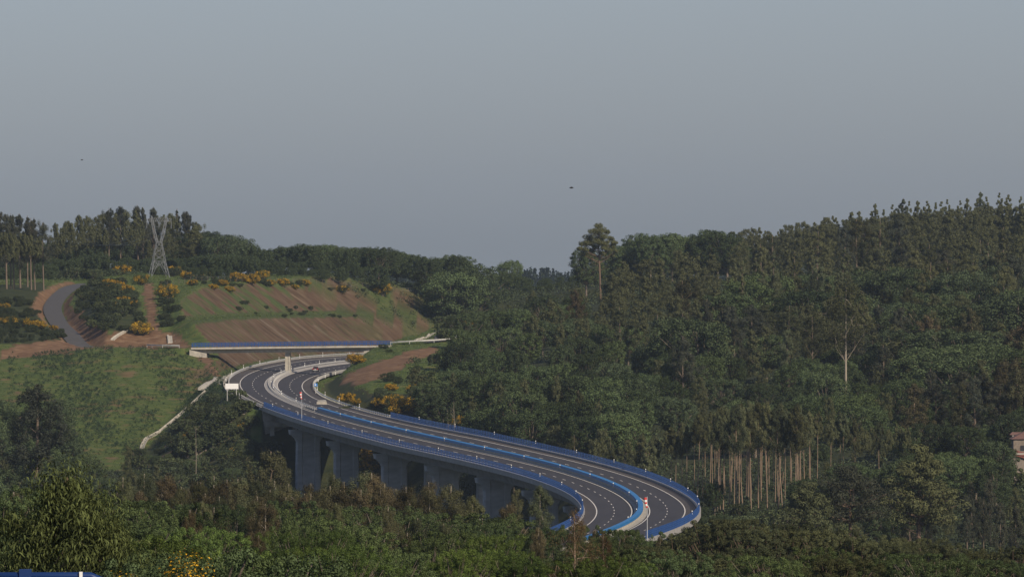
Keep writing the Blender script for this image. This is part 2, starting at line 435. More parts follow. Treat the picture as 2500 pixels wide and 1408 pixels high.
# grass creeping over the upper step of the cut
gp = vnoise(SD[..., 0], SD[..., 1], 9, 8) + .6 * vnoise(SD[..., 0] * 2 + SD[..., 1], SD[..., 1] * .5, 7, 9)
upper = (CUT > 0) & (SD[..., 1] > 38)
GRASS = np.where(upper & (gp > -.1) & (UG < 1140), np.clip((gp + .2) * 3.0, 0, 1), GRASS)
GRASS = np.where((CUT > 0) & (BENCH > 0), .8, GRASS)
GRASS = np.where((CUT > 0) & (SD[..., 1] <= 37) & (BENCH == 0) & (gp > .3), .35, GRASS)
GRASS = np.where((CUT > 0) & (UG > 985) & (gp > -.25), np.maximum(GRASS, .7), GRASS)
GRASS = np.where(inpoly(UJ, YJ, [(345, 1105), (430, 1030), (530, 945), (600, 975), (625, 1110), (520, 1200), (300, 1200)]) & (YG < 2560), .12, GRASS)
for poly in ([(-70, 700), (110, 690), (120, 745), (108, 785), (165, 826), (150, 836), (-70, 842)], [(180, 770), (188, 715), (230, 685), (300, 688), (342, 735), (352, 800), (300, 815), (205, 797)]):
    GRASS = np.where(inpoly(UJ, YJ, poly) & (YG > 2700), .12, GRASS)
GRASS = np.where((CUT > 0) & (YG < 2900) & (UG > 760), .8, GRASS)
# bare reddish spots in the young plantation
pl = (YG > 2380) & (YG < 2735) & (UG < 560)
sp = vnoise(XG, YG, 6, 12) + .5 * vnoise(XG, YG, 2.2, 13) + .35 * vnoise(XG, YG, 24, 14)
SOIL = np.where(pl & (sp > .62), np.maximum(SOIL, np.clip((sp - .62) * 2.2, 0, .75)), SOIL)


def terrain_mat():
    m, nt, N, L = new_mat('ground')
    out = N.new('ShaderNodeOutputMaterial'); b = N.new('ShaderNodeBsdfPrincipled')
    b.inputs['Roughness'].default_value = .95; b.inputs['Specular IOR Level'].default_value = .1
    tc = N.new('ShaderNodeTexCoord'); uv = N.new('ShaderNodeUVMap'); uv.uv_map = 'along'

    def att(n):
        a = N.new('ShaderNodeAttribute'); a.attribute_name = n; return a.outputs['Fac']

    def noise(vec, scale, det=5, st=None):
        n = N.new('ShaderNodeTexNoise'); n.inputs['Scale'].default_value = scale; n.inputs['Detail'].default_value = det
        if st:
            mp = N.new('ShaderNodeMapping'); mp.inputs['Scale'].default_value = st; L.new(vec, mp.inputs[0]); vec = mp.outputs[0]
        L.new(vec, n.inputs['Vector']); return n.outputs['Fac']

    def ramp(fac, stops):
        r = N.new('ShaderNodeValToRGB'); L.new(fac, r.inputs[0]); el = r.color_ramp.elements
        while len(el) < len(stops): el.new(.5)
        for e_, (p, c) in zip(el, stops): e_.position = p; e_.color = (*c, 1)
        return r.outputs[0]

    def mix(f, a, c):
        x = N.new('ShaderNodeMix'); x.data_type = 'RGBA'; L.new(f, x.inputs['Factor']); L.new(a, x.inputs['A']); L.new(c, x.inputs['B']); return x.outputs['Result']
    ob = tc.outputs['Object']
    floor = ramp(noise(ob, .22, 8), [(.3, (.022, .030, .014)), (.7, (.050, .055, .024))])
    grass = ramp(noise(ob, .30, 9), [(.30, (.048, .070, .022)), (.46, (.076, .108, .030)), (.60, (.108, .128, .037)), (.74, (.155, .120, .055))])
    wn = N.new('ShaderNodeTexNoise'); wn.inputs['Scale'].default_value = .09; wn.inputs['Detail'].default_value = 6; L.new(ob, wn.inputs['Vector'])
    ws = N.new('ShaderNodeVectorMath'); ws.operation = 'MULTIPLY_ADD'; ws.inputs[1].default_value = (9, 9, 0); L.new(wn.outputs['Color'], ws.inputs[0]); L.new(uv.outputs[0], ws.inputs[2])
    sa = noise(ws.outputs[0], 1.0, 8, (.34, .045, 1)); sb = noise(ob, .16, 9)
    sm = N.new('ShaderNodeMix'); sm.inputs[0].default_value = .62; L.new(sa, sm.inputs[2]); L.new(sb, sm.inputs[3]); st = sm.outputs[0]
    soil1 = ramp(st, [(.34, (.060, .042, .024)), (.44, (.092, .058, .035)), (.52, (.112, .073, .044)), (.60, (.130, .092, .057)), (.68, (.175, .128, .08))])
    soil2 = ramp(noise(ob, .35, 8), [(.3, (.120, .066, .038)), (.55, (.190, .115, .065)), (.75, (.275, .18, .105))])
    soil = mix(att('cut'), soil2, soil1)
    c = mix(att('grass'), floor, grass)
    c = mix(att('soil'), c, soil)
    c = mix(att('rock'), c, ramp(noise(ob, .8, 6), [(.3, (.13, .10, .07)), (.7, (.22, .18, .13))]))
    c = mix(att('cover'), c, ramp(noise(ob, .35, 9), [(.3, (.042, .062, .022)), (.5, (.066, .090, .028)), (.66, (.092, .104, .036)), (.78, (.12, .098, .05))]))
    L.new(c, b.inputs['Base Color'])
    bp = N.new('ShaderNodeBump'); bp.inputs['Strength'].default_value = .6; bp.inputs['Distance'].default_value = .5
    L.new(noise(ob, .8, 6), bp.inputs['Height']); L.new(bp.outputs[0], b.inputs['Normal'])
    L.new(b.outputs[0], out.inputs[0])
    return m


def build_terrain():
    nu, ny = ZT.shape
    V = np.stack([XG, YG, ZT], -1).reshape(-1, 3)
    a = (np.arange(nu - 1)[:, None] * ny + np.arange(ny - 1)[None, :]).ravel()
    Q = np.stack([a, a + ny, a + ny + 1, a + 1], 1)
    me = mesh_np('ground', V, Q, terrain_mat(), smooth=True)
    for n, A in (('soil', SOIL * (SOIL > 0)), ('grass', np.where(CUT > 0, 0, GRASS)), ('cut', CUT), ('cover', np.where(CUT > 0, GRASS, 0)), ('rock', ROCK)):
        at = me.attributes.new(n, 'FLOAT', 'POINT'); at.data.foreach_set('value', np.clip(A, 0, 1).ravel().astype(np.float32))
    uvl = me.uv_layers.new(name='along')
    li = np.zeros(len(me.loops), np.int32); me.loops.foreach_get('vertex_index', li)
    uvl.data.foreach_set('uv', SD.reshape(-1, 2)[li].astype(np.float32).ravel())
    tag(link('ground', me), kind='structure')


build_terrain()

# ------------------------------------------------------------------ motorway
def strip_pts(offs, Ya, Yb, dz, step=6.0):
    Ys = np.linspace(Ya, Yb, max(2, int(abs(Yb - Ya) / step)))
    return [road(Ys, o, dz) for o in offs]


def ribbon(mb, o1, o2, Ya, Yb, dz, step=6.0):
    A, B = strip_pts((o1, o2), Ya, Yb, dz, step)
    b = len(mb.v)
    for p, q in zip(A, B): mb.v += [tuple(p), tuple(q)]
    mb.f += [(b + 2 * i, b + 2 * i + 1, b + 2 * i + 3, b + 2 * i + 2) for i in range(len(A) - 1)]


def sweep(mb, prof, Ya, Yb, step=6.0):
    """closed profile [(offset, height)] swept along the road"""
    Ys = np.linspace(Ya, Yb, max(2, int(abs(Yb - Ya) / step)))
    cols = [road(Ys, o, h) for o, h in prof]
    mb.loft([[c[i] for c in cols] for i in range(len(Ys))])


def markings(Ya, Yb, dashphase):
    mb = MB()
    for o in (-8.9, -1.8, 1.8, 8.9):
        ribbon(mb, o - .11, o + .11, Ya, Yb, .012)
    for o in (-5.35, 5.35):
        k = math.ceil((Ya - dashphase) / 17.0)
        while dashphase + k * 17.0 + 5.5 < Yb:
            y = dashphase + k * 17.0
            ribbon(mb, o - .09, o + .09, y, y + 5.5, .012, 2.0); k += 1
    return mb


viaduct = tag(empty('viaduct', tuple(road(2000.0, 0))), 'long curving concrete motorway viaduct with blue railings on tall grey piers', 'viaduct')


def vpart(mb, name, mat, parent=None, smooth=False):
    """mesh given in world coordinates, as a child of the viaduct (or of one of its parts)"""
    o = mb.build(name, mat, smooth=smooth)
    o.parent = parent or viaduct
    if parent is None: o.location = -viaduct.location
    return o


for sg in (-1, 1):
    mb = MB()
    sweep(mb, [(sg * a, b_) for a, b_ in ((.12, -.02), (.12, -.5), (11.4, -.5), (11.4, -.8), (12.1, -.8), (12.1, -.02))], 1610, ABUT, 8)
    vpart(mb, 'deck', M['concrete'])
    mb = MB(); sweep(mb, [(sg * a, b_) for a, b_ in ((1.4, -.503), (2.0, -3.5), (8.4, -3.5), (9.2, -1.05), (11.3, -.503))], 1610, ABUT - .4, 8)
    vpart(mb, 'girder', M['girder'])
mb = MB()
ribbon(mb, -11.3, -1.35, 1610, ABUT, .0); ribbon(mb, 1.35, 11.3, 1610, ABUT, .0)
vpart(mb, 'roadway', M['asphalt'])
mb = MB()
for a, b_ in ((-11.3, -9.05), (-1.66, -1.35), (1.35, 1.66), (9.05, 11.3)): ribbon(mb, a, b_, 1610, ABUT, .005)
vpart(mb, 'hard_shoulder', M['shoulder'])
vpart(markings(1612, ABUT - .1, 7.0), 'lane_marking', M['white_paint'])
mb = MB()
for a, b_ in ((-12.1, -11.3), (11.3, 12.1)):
    sweep(mb, [(a, -.015), (a, .28), (b_, .28), (b_, -.015)], 1610, ABUT, 8)
vpart(mb, 'kerb', M['concrete'])
mb = MB(); sweep(mb, [(-1.35, -.015), (-1.35, .12), (-.42, .16), (-.42, .62), (.42, .62), (.42, .16), (1.35, .12), (1.35, -.015)], 1610, ABUT, 8)
vpart(mb, 'median_kerb', M['pale_concrete'])
mb = MB(); sweep(mb, [(-.5, .65), (-.5, 1.22), (.5, 1.22), (.5, .65)], 1610, 2385, 6)
vpart(mb, 'median_barrier', M['bright_blue'])


def railing(sgn, Yend):
    rail = MB(); o = sgn * 11.75
    for h, t, w in ((.62, .12, .10), (1.02, .12, .10), (1.38, .09, .08), (1.70, .06, .06)):
        sweep(rail, [(o - w / 2, h - t / 2), (o - w / 2, h + t / 2), (o + w / 2, h + t / 2), (o + w / 2, h - t / 2)], 1612, Yend, 5)
    r = vpart(rail, 'railing', M['blue'])
    Ys = np.arange(1614, Yend, 2.0); rest = MB()
    P = road(Ys, o)
    shown = [i for i, y in enumerate(Ys) if 1700 < y]
    shown = set(shown[:49])
    for i, y in enumerate(Ys):
        t = rest if i not in shown else MB()
        q = P[i]; rz = road_heading(y)
        t.box((q[0], q[1], q[2] + 1.0), (.22, .10, 1.44), rz)
        t.box((q[0] - sgn * .16, q[1], q[2] + .62), (.14, .25, .24), rz)
        if t is not rest: vpart(t, 'post', M['blue'], r)
    p = vpart(rest, 'post_row', M['blue'], r); p['kind'] = 'stuff'


railing(-1, 2411); railing(1, 2335)

# piers
PIERS = [find_Y(u, -6.2, 1850, 2400) for u in (752, 845, 962, 1088, 1213, 1328, 1432)]
for k, Yp in enumerate(PIERS):
    for off in (-6.2, 4.6):
        if off > 0 and k in (0, 1, 4): continue
        c = road(Yp, off); rz = road_heading(Yp); top = float(road(Yp, 0)[2] + off * np.interp(Yp, CK, CV)) - 3.52
        base = float(ground(u_of(c[0], c[1]), c[1])[0]) - 1.0
        hgt = top - base
        rings = []
        for h, w, t in ((0, 3.3, 1.35), (hgt * .5, 3.2, 1.3), (hgt - 3.2, 3.1, 1.25), (hgt - 2.3, 3.5, 1.28), (hgt - 1.5, 4.3, 1.35), (hgt - 1.2, 4.9, 1.4), (hgt, 5.1, 1.4)):
            r = .30; n = .25
            ring = [(-w, -t + r), (-w + r, -t), (-1.75, -t), (-1.55, -t + n), (1.55, -t + n), (1.75, -t), (w - r, -t), (w, -t + r),
                    (w, t - r), (w - r, t), (1.75, t), (1.55, t - n), (-1.55, t - n), (-1.75, t), (-w + r, t), (-w, t - r)]
            rings.append([(x, y, h) for x, y in ring])
        mb = MB(); mb.loft(rings)
        o = mb.build('pier', M['pier'], viaduct)
        o.location = Vector((c[0], c[1], base)) - viaduct.location; o.rotation_euler = (0, 0, rz)
# abutment at the hill end
mb = MB(); c = road(ABUT, 0); rz = road_heading(ABUT)
mb.box((c[0], c[1] + .9, c[2] - 4.6), (24.0, 1.8, 7.4), rz)
for s in (-1, 1):
    q = road(ABUT + 5, s * 11.6); mb.box((q[0], q[1], q[2] - 3.2), (.7, 8.0, 6.0), rz)
for s in (-9.5, -3.4, 3.4, 9.5):
    q = road(ABUT - 1.2, s); mb.box((q[0], q[1], q[2] - 9.0), (1.1, 1.1, 11.0), rz)
q = road(ABUT - 1.2, 0); mb.box((q[0], q[1], q[2] - 4.4), (22.6, 1.3, 1.2), rz)
vpart(mb, 'abutment', M['pale_concrete'])

# the road on land
mb = MB(); ribbon(mb, -12.4, -1.75, ABUT + .05, 3214, .0); ribbon(mb, 1.75, 12.4, ABUT + .05, 3214, .0)
tag(mb.build('motorway', M['asphalt']), kind='structure')
mb = MB()
for a, b_ in ((-12.4, -9.05), (9.05, 12.4)): ribbon(mb, a, b_, ABUT + .05, 3214, .005)
tag(mb.build('hard_shoulder', M['shoulder']), kind='structure')
tag(markings(ABUT + .1, 3212, 7.0).build('road_markings', M['white_paint']), kind='structure')
mb = MB(); sweep(mb, [(-1.75, -.2), (-1.75, .06), (-1.2, .14), (1.2, .14), (1.75, .06), (1.75, -.2)], ABUT + .05, 3212, 8)
tag(mb.build('median_strip', M['concrete']), kind='structure')
mb = MB(); sweep(mb, [(-13.7, -.5), (-13.7, .02), (-13.3, -.22), (-12.9, .03), (-12.9, -.5)], 2455, 3090, 8)
tag(mb.build('roadside_ditch', M['pale_concrete']), kind='structure')


def guard_rail(off, Ya, Yb, label, double=False, group=None, step=4.0):
    q = road(Ya, off)
    g = tag(empty('guard_rail', tuple(q)), label, 'guard rail', group)
    for s in ((-1, 1) if double else (1 if off < 0 else -1,)):
        mb = MB(); o = off + s * .22
        sweep(mb, [(o, .48), (o + s * .07, .55), (o + s * .02, .63), (o + s * .07, .71), (o, .80), (o - s * .03, .80), (o - s * .03, .48)], Ya, Yb, 6)
        b = mb.build('beam', M['zinc']); b.parent = g; b.location = -g.location
    Ys = np.arange(Ya + .5, Yb, step); Ys = Ys[:98]
    for y in Ys:
        p = road(y, off); mb = MB(); mb.box((0, 0, .4), (.14, .16, .9), road_heading(y))
        b = mb.build('post', M['zinc'], g); b.location = Vector(p) - g.location


guard_rail(-12.2, 2413, 2790, 'steel guard rail along the outer left edge of the motorway below the overpass')
guard_rail(-12.2, 2794, 3090, 'steel guard rail at the foot of the brown cutting beyond the overpass')
guard_rail(-.75, 2388, 2740, 'left steel rail on the pale median between viaduct and overpass pier')
guard_rail(.75, 2388, 2740, 'right steel rail on the pale median between viaduct and overpass pier')
guard_rail(0, 2752, 3090, 'double steel guard rail on the median beyond the overpass pier', True)
guard_rail(12.2, 2338, 2560, 'steel guard rail round the inner right bend beside the blue viaduct railing')
guard_rail(12.2, 2564, 2860, 'steel guard rail on the right edge below the bare earth bank')

# delineators
for off, h0, h1, Ya, Yb, where in ((-11.75, 1.3, 2.05, 1740, 2400, 'left railing of the viaduct'), (11.75, 1.3, 2.05, 1740, 2330, 'right railing of the viaduct'),
                                   (-.62, .7, 1.5, 1740, 2385, 'bright blue median barrier'), (-13.0, 0, 1.35, 2470, 3080, 'outer edge of the land road'), (0, .7, 1.7, 2440, 3000, 'steel median rail'),
                                   (12.7, 0, 1.5, 2400, 2850, 'inner edge of the land road')):
    first = None
    for y in np.arange(Ya, Yb, 50.0 if off > -12 else 62.0):
        p = road(float(y), off)
        if first is None:
            e = empty('delineator_post'); mb = MB(); mb.box((0, 0, (h0 + h1) / 2), (.15, .12, h1 - h0)); mb.build('post_body', M['white'], e)
            mb = MB(); mb.box((0, -.085, h1 - .35), (.16, .03, .22)); mb.build('reflector', M['dark'], e); first = e
        else:
            e = first.copy(); COL.objects.link(e)
            for ch in first.children:
                c2 = ch.copy(); COL.objects.link(c2); c2.parent = e
        e.location = tuple(p)
        tag(e, 'one of the small white reflector posts along the ' + where, 'reflector post', 'white reflector posts along the ' + where)


# windsocks
def windsock(p, h, label):
    e = tag(empty('windsock', p), label, 'windsock', 'windsocks on the viaduct edge')
    mb = MB(); mb.tube([(0, 0, 0), (0, 0, h)], [.09, .055], 8); mb.build('pole', M['steel'], e)
    mb = MB(); mb.tube([(0, 0, h - .15), (-.34, 0, h - .15)], .03, 6); mb.build('bracket', M['steel'], e)
    zs = [h - .2, h - .6, h - 1.0, h - 1.35, h - 1.7, h - 2.0]; rr = [.27, .26, .24, .22, .19, .16]
    for i in range(5):
        mb = MB(); mb.tube([(-.34 + .012 * i * i, 0, zs[i]), (-.34 + .012 * (i + 1) ** 2, 0, zs[i + 1])], [rr[i], rr[i + 1]], 10, cap=False)
        mb.build('sleeve_band', M['red'] if i % 2 == 0 else M['white'], e)


Yw = find_Y(738, -12.05, 2150, 2400); windsock(tuple(road(Yw, -12.2, -.7)), 8.6, 'limp red and white windsock on the left viaduct edge near the hill')
Yw = find_Y(1563, 12.05, 1610, 1790); windsock(tuple(road(Yw, 12.2, -.7)), 8.6, 'limp red and white windsock at the near bend of the viaduct')

# ------------------------------------------------------------------ overpass
dv = OVR - OVL; ol = dv.length; orz = math.atan2(dv.y, dv.x)
ov = tag(empty('overpass', OVL, orz), 'slim concrete overpass with blue railings crossing the motorway below the cutting', 'bridge')
sl = dv.z
hw = 4.4


def ovz(x): return sl * x / ol


mb = MB()
def oring(x, prof): return [(x, a, ovz(x) + b_) for a, b_ in prof]
pr = [(-hw, 0), (-hw, -.55), (-hw + .5, -.55), (-2.6, -.85), (-2.4, -1.75), (2.4, -1.75), (2.6, -.85), (hw - .5, -.55), (hw, -.55), (hw, 0)]
mb.loft([oring(x, pr) for x in (0, ol * .25, ol * .5, ol * .75, ol)]); mb.build('deck', M['pale_concrete'], ov)
mb = MB(); mb.loft([oring(x, [(-3.3, .004), (-3.3, .05), (3.3, .05), (3.3, .004)]) for x in (0, ol)]); mb.build('roadway', M['old_asphalt'], ov)
for s in (-1, 1):
    y = s * (hw - .25); mb = MB()
    for h, t in ((.45, .16), (.85, .18), (1.30, .12)):
        mb.loft([oring(x, [(y - .07, h - t / 2), (y - .07, h + t / 2), (y + .07, h + t / 2), (y + .07, h - t / 2)]) for x in (0, ol)])
    r = mb.build('railing', M['blue'], ov)
    for x in np.arange(.4, ol, 2.0):
        mb = MB(); mb.box((x, y, ovz(x) + .65), (.22, .2, 1.28)); mb.build('post', M['blue'], r)
# pier on the median
pc = Vector(tuple(road(OV_Y, 0.0)))
px = (pc - OVL).dot(dv) / ol; lx = ((pc - OVL).xy).length
ring = [(-.75, -1.3), (-.25, -1.3), (-.2, -1.15), (.2, -1.15), (.25, -1.3), (.75, -1.3), (.75, 1.3), (-.75, 1.3)]
pb = pc.z - OVL.z - .5
mb = MB(); mb.loft([[(lx + a, b_, z) for a, b_ in ring] for z in (pb, ovz(lx) - 2.3)]); mb.build('pier', M['pale_concrete'], ov)
mb = MB(); mb.loft([[(lx + a * w, b_ * w2, z) for a, b_ in ring] for z, w, w2 in ((ovz(lx) - 2.32, .95, 1.0), (ovz(lx) - 1.74, .9, 1.5))]); mb.build('bearing_cap', M['pier'], ov)
for x, s in ((0, 1), (ol, -1)):
    mb = MB()
    prof = [(x - s * .5, -.05), (x + s * 4.6, -1.76), (x + s * 4.6, -3.4), (x + s * 3.8, -5.6), (x - s * .5, -2.4)]
    if s < 0: prof = [(x - s * .5, -.05), (x + s * 8.0, -1.76), (x + s * 8.0, -2.6), (x + s * 6, -3.4), (x - s * .5, -2.4)]
    for y in (-4.3, 4.3):
        pass
    mb.loft([[(a, y, ovz(x) + b_ - (.6 if k == 0 else 0)) for k, (a, b_) in enumerate(prof)] for y in (-4.15, 4.15)])
    mb.build('abutment', M['pale_concrete'], ov)


# country lane
def lane_mesh(P, w, mat, name, dz=.06):
    mb = MB(); b = 0
    T = np.gradient(P, axis=0); n = np.hypot(T[:, 0], T[:, 1]); nx, ny = T[:, 1] / n, -T[:, 0] / n
    for i in range(len(P)):
        mb.v += [(P[i, 0] - nx[i] * w, P[i, 1] - ny[i] * w, P[i, 2] + dz), (P[i, 0] + nx[i] * w, P[i, 1] + ny[i] * w, P[i, 2] + dz)]
    mb.f += [(2 * i, 2 * i + 1, 2 * i + 3, 2 * i + 2) for i in range(len(P) - 1)]
    return tag(mb.build(name, mat), kind='structure')


lane_mesh(LR1[1:], 3.0, M['old_asphalt'], 'country_road')
lane_mesh(LR2[1:], 3.0, M['old_asphalt'], 'country_road')


def lane_rail(P, off, label):
    g = tag(empty('guard_rail', tuple(P[0])), label, 'guard rail')
    T = np.gradient(P, axis=0); n = np.hypot(T[:, 0], T[:, 1]); Q = P + np.stack([T[:, 1] / n, -T[:, 0] / n, n * 0], 1) * off
    mb = MB(); mb.loft([[tuple(Vector(q) - g.location + Vector((0, a, b_))) for a, b_ in ((-.06, .45), (-.06, .85), (.06, .85), (.06, .45))] for q in Q]); mb.build('beam', M['zinc'], g)
    for q in Q[::2]:
        mb = MB(); mb.box((0, 0, .35), (.14, .14, 1.0)); o = mb.build('post', M['zinc'], g); o.location = Vector(q) - g.location


lane_rail(LR2[1:19], 3.6, 'pale steel guard rail leading from the overpass to the right')
lane_rail(LR1[1:8], -3.6, 'short pale steel guard rail at the left end of the overpass')


# concrete drains
def chute(pts, w, label, name='drain_channel', step=2.5, cat='drain'):
    """open concrete channel laid on the ground along (u, y, Y) points"""
    P = resample([((u - CX) * Y / F, Y, 0) for u, Y in pts], step)
    mb = MB(); L = []
    T = np.gradient(P, axis=0); n = np.hypot(T[:, 0], T[:, 1]) + 1e-9
    for i, p in enumerate(P):
        z = float(ground(u_of(p[0], p[1]), p[1])[0]); nx, ny = T[i, 1] / n[i], -T[i, 0] / n[i]
        L.append([(p[0] + nx * a, p[1] + ny * a, z + h) for a, h in ((-w, -.3), (-w, .42), (-w * .75, .42), (-w * .45, .1), (w * .45, .1), (w * .75, .42), (w, .42), (w, -.3))])
    mb.loft(L)
    o = mb.build(name, M['pale_concrete']); return tag(o, label, cat)


def by_ground(u, y, lo=2350, hi=3300):
    """distance at which the ground shows at photo point (u, y)"""
    Ys = np.arange(lo, hi, 2.0); yi = Y0 - ground(u, Ys) * F / Ys
    k = np.where(yi <= y)[0]
    return float(Ys[k[0]]) if len(k) else hi


def chute_px(px, w, label, lo=2350, hi=3300): return chute([(u, by_ground(u, y, lo, hi)) for u, y in px], w, label)


chute_px([(345, 1100), (385, 1058), (430, 1022), (470, 988), (505, 955)], .6, 'long pale concrete drain running diagonally down the green plantation')
chute_px([(508, 950), (528, 936), (548, 922), (566, 912)], 3.0, 'wide pale concrete apron where the drain meets the motorway')
chute_px([(418, 822), (420, 838)], 1.3, 'short white concrete chute at the left end of the overpass', 2700)
chute_px([(308, 811), (290, 820), (274, 834)], .6, 'thin curved concrete drain on the red bank left of the overpass', 2700)
chute_px([(1018, 832), (1050, 820), (1080, 808), (1108, 796)], .8, 'white concrete drain climbing the bank right of the overpass', 2690)
# concrete outfall by the right bend
q = gpt(790, 2440)
mb = MB(); mb.loft([[(q[0] - 1.6, q[1], q[2] - 1.5), (q[0] - 1.9, q[1], q[2] + 1.2), (q[0] + .6, q[1], q[2] + 1.5), (q[0] + 1.8, q[1], q[2] - 1.5)], [(q[0] - 1.5, q[1] + 5, q[2] - 1), (q[0] - 1.6, q[1] + 5, q[2] + 1.7), (q[0] + .5, q[1] + 5, q[2] + 1.8), (q[0] + 1.5, q[1] + 5, q[2] - 1)]])
tag(mb.build('retaining_block', M['pale_concrete']), 'pale concrete block beside the inner right bend of the motorway', 'concrete block')


# ------------------------------------------------------------------ signs, car
def board_sign(u, y, Yd, w, h, hp, mat, label, name='road_sign', cat='road sign', posts=(-.35, .35)):
    q = pt(u, y, Yd); e = tag(empty(name, (q[0], q[1], q[2] - hp)), label, cat)
    mb = MB(); mb.box((0, 0, hp), (w, .08, h)); mb.build('panel', mat, e)
    for k in posts:
        mb = MB(); mb.box((k * w, .1, hp * .5 - .6), (.16, .12, hp + 1.2)); mb.build('post', M['zinc'], e)
    return e


e = board_sign(566, 942.5, 2470, 3.6, 1.5, 3.1, M['white'], 'wide white board on two posts beside the outer bend of the motorway')
for z in (-.4, 0, .4):
    mb = MB(); mb.box((0, .1, 3.1 + z), (3.4, .08, .08)); mb.build('brace', M['zinc'], e)
e = board_sign(771, 939, 2470, .9, .8, 1.2, M['sign_blue'], 'small blue sign with a white mark inside the right bend', posts=(0,))
mb = MB(); mb.box((-.1, -.055, 1.2), (.34, .02, .34)); mb.build('symbol', M['white'], e)
q = pt(549, 886, 2800); e = tag(empty('warning_sign', (q[0], q[1], float(ground(549, 2800)[0]))), 'dark triangular warning sign on a post under the left end of the overpass', 'road sign')
ps = q[2] - e.location.z
mb = MB(); mb.loft([[(-.75, -.04, ps - .6), (.75, -.04, ps - .6), (0, -.04, ps + .7)], [(-.75, .04, ps - .6), (.75, .04, ps - .6), (0, .04, ps + .7)]]); mb.build('panel', M['dark'], e)
mb = MB(); mb.box((0, .1, (ps - .5) / 2), (.1, .1, max(.6, ps - .5))); mb.build('post', M['zinc'], e)

cy = find_Y(771, 5.2, 2700, 3000); cp = road(cy, 5.2)
car = tag(empty('car', tuple(cp), road_heading(cy)), 'small dark red car driving away under the overpass', 'car')
M['car'] = plain('car_paint', (.085, .025, .025), .3, var=.03, spec=.6)
M['glass'] = plain('car_glass', (.02, .022, .026), .1, spec=.6, var=.02)
M['tail'] = plain('tail_light', (.55, .03, .03), .3, var=.02)
mb = MB()
prof = [(-2.05, .35), (-2.1, .75), (-2.0, .98), (-.9, 1.0), (1.0, .95), (2.0, .75), (2.1, .4), (2.0, .3), (-2.0, .3)]
mb.loft([[(x * w, y * (1 if abs(x) < .8 else .97), z) for y, z in prof] for x, w in ((-.88, 1), (-.8, 1.02), (.8, 1.02), (.88, 1))]); mb.build('body', M['car'], car)
mb = MB(); mb.loft([[(-.74, -1.85, .96), (.74, -1.85, .96), (.74, .95, .96), (-.74, .95, .96)], [(-.6, -1.45, 1.42), (.6, -1.45, 1.42), (.6, .25, 1.42), (-.6, .25, 1.42)]]); mb.build('window_glass', M['glass'], car)
mb = MB(); mb.loft([[(-.62, -1.5, 1.425), (.62, -1.5, 1.425), (.62, .3, 1.425), (-.62, .3, 1.425)], [(-.55, -1.4, 1.48), (.55, -1.4, 1.48), (.55, .2, 1.48), (-.55, .2, 1.48)]]); mb.build('roof', M['car'], car)
for s in (-1, 1):
    mb = MB(); mb.box((s * .7, -2.09, .82), (.3, .06, .24)); mb.build('tail_light', M['tail'], car)
    for y in (-1.3, 1.3):
        mb = MB(); mb.tube([(s * .66, y, .31), (s * .88, y, .31)], .31, 14); mb.build('wheel', M['dark'], car)
mb = MB(); mb.box((0, -2.12, .62), (.52, .03, .14)); mb.build('number_plate', M['white'], car)
mb = MB(); mb.box((0, -2.10, .42), (1.5, .1, .16)); mb.build('bumper', M['zinc'], car)

# ------------------------------------------------------------------ pylon and wires
pb = gpt(388, 3100, -.2); PS = 3100 / F
py_top = (Y0 - 527) * PS - pb[2]
pyl = tag(empty('electricity_pylon', pb, .25), 'grey steel lattice electricity pylon standing before the eucalyptus on the left hill', 'pylon')
H = py_top; bar = .066


def lattice(levels, r):
    """levels: (z, half_x, half_y, centre_x)"""
    mb = MB()
    for (z1, a1, b1, c1), (z2, a2, b2, c2) in zip(levels[:-1], levels[1:]):
        A = [(c1 - a1, -b1, z1), (c1 + a1, -b1, z1), (c1 + a1, b1, z1), (c1 - a1, b1, z1)]
        B = [(c2 - a2, -b2, z2), (c2 + a2, -b2, z2), (c2 + a2, b2, z2), (c2 - a2, b2, z2)]
        for i in range(4):
            j = (i + 1) % 4
            mb.tube([A[i], B[i]], r, 4); mb.tube([A[i], B[j]], r * .7, 4); mb.tube([A[j], B[i]], r * .7, 4); mb.tube([B[i], B[j]], r * .7, 4)
    return mb


for sx in (-1, 1):
    for sy in (-1, 1):
        mb = MB(); mb.tube([(sx * 3.3, sy * 2.6, 0), (sx * 2.0, sy * 1.6, H * .27)], bar * 1.2, 4); mb.tube([(sx * 3.3, sy * 2.6, 0), (sx * .2, sy * 1.6, H * .27)], bar * .8, 4)
        mb.tube([(sx * 3.3, sy * 2.6, 0), (sx * 2.0, 0, H * .27)], bar * .8, 4); mb.build('leg', M['lattice'], pyl)
lattice([(H * .13, 2.7, 2.1, 0), (H * .27, 2.05, 1.6, 0), (H * .38, 1.75, 1.3, 0), (H * .48, 1.3, 1.0, 0), (H * .58, .9, .75, 0)], bar).build('lattice_body', M['lattice'], pyl)
for s in (-1, 1):
    lattice([(H * .56, .35, .6, s * .55), (H * .68, .4, .5, s * 1.3), (H * .80, .4, .45, s * 1.9), (H * .92, .35, .4, s * 2.4), (H, .1, .1, s * 2.6)], bar * .85).build('fork_arm', M['lattice'], pyl)
mb = MB()
for k in range(12):
    x1, x2 = -4.4 + 8.8 * k / 12, -4.4 + 8.8 * (k + 1) / 12
    zz = lambda x: H * .965 - abs(x) * .06
    for y in (-.35, .35):
        mb.tube([(x1, y, H * .91), (x2, y, H * .91)], bar * .8, 4); mb.tube([(x1, y * .5, zz(x1)), (x2, y * .5, zz(x2))], bar * .8, 4)
        mb.tube([(x1, y, H * .91), (x2, y * .5, zz(x2))], bar * .6, 4)
mb.build('crossarm', M['lattice'], pyl)
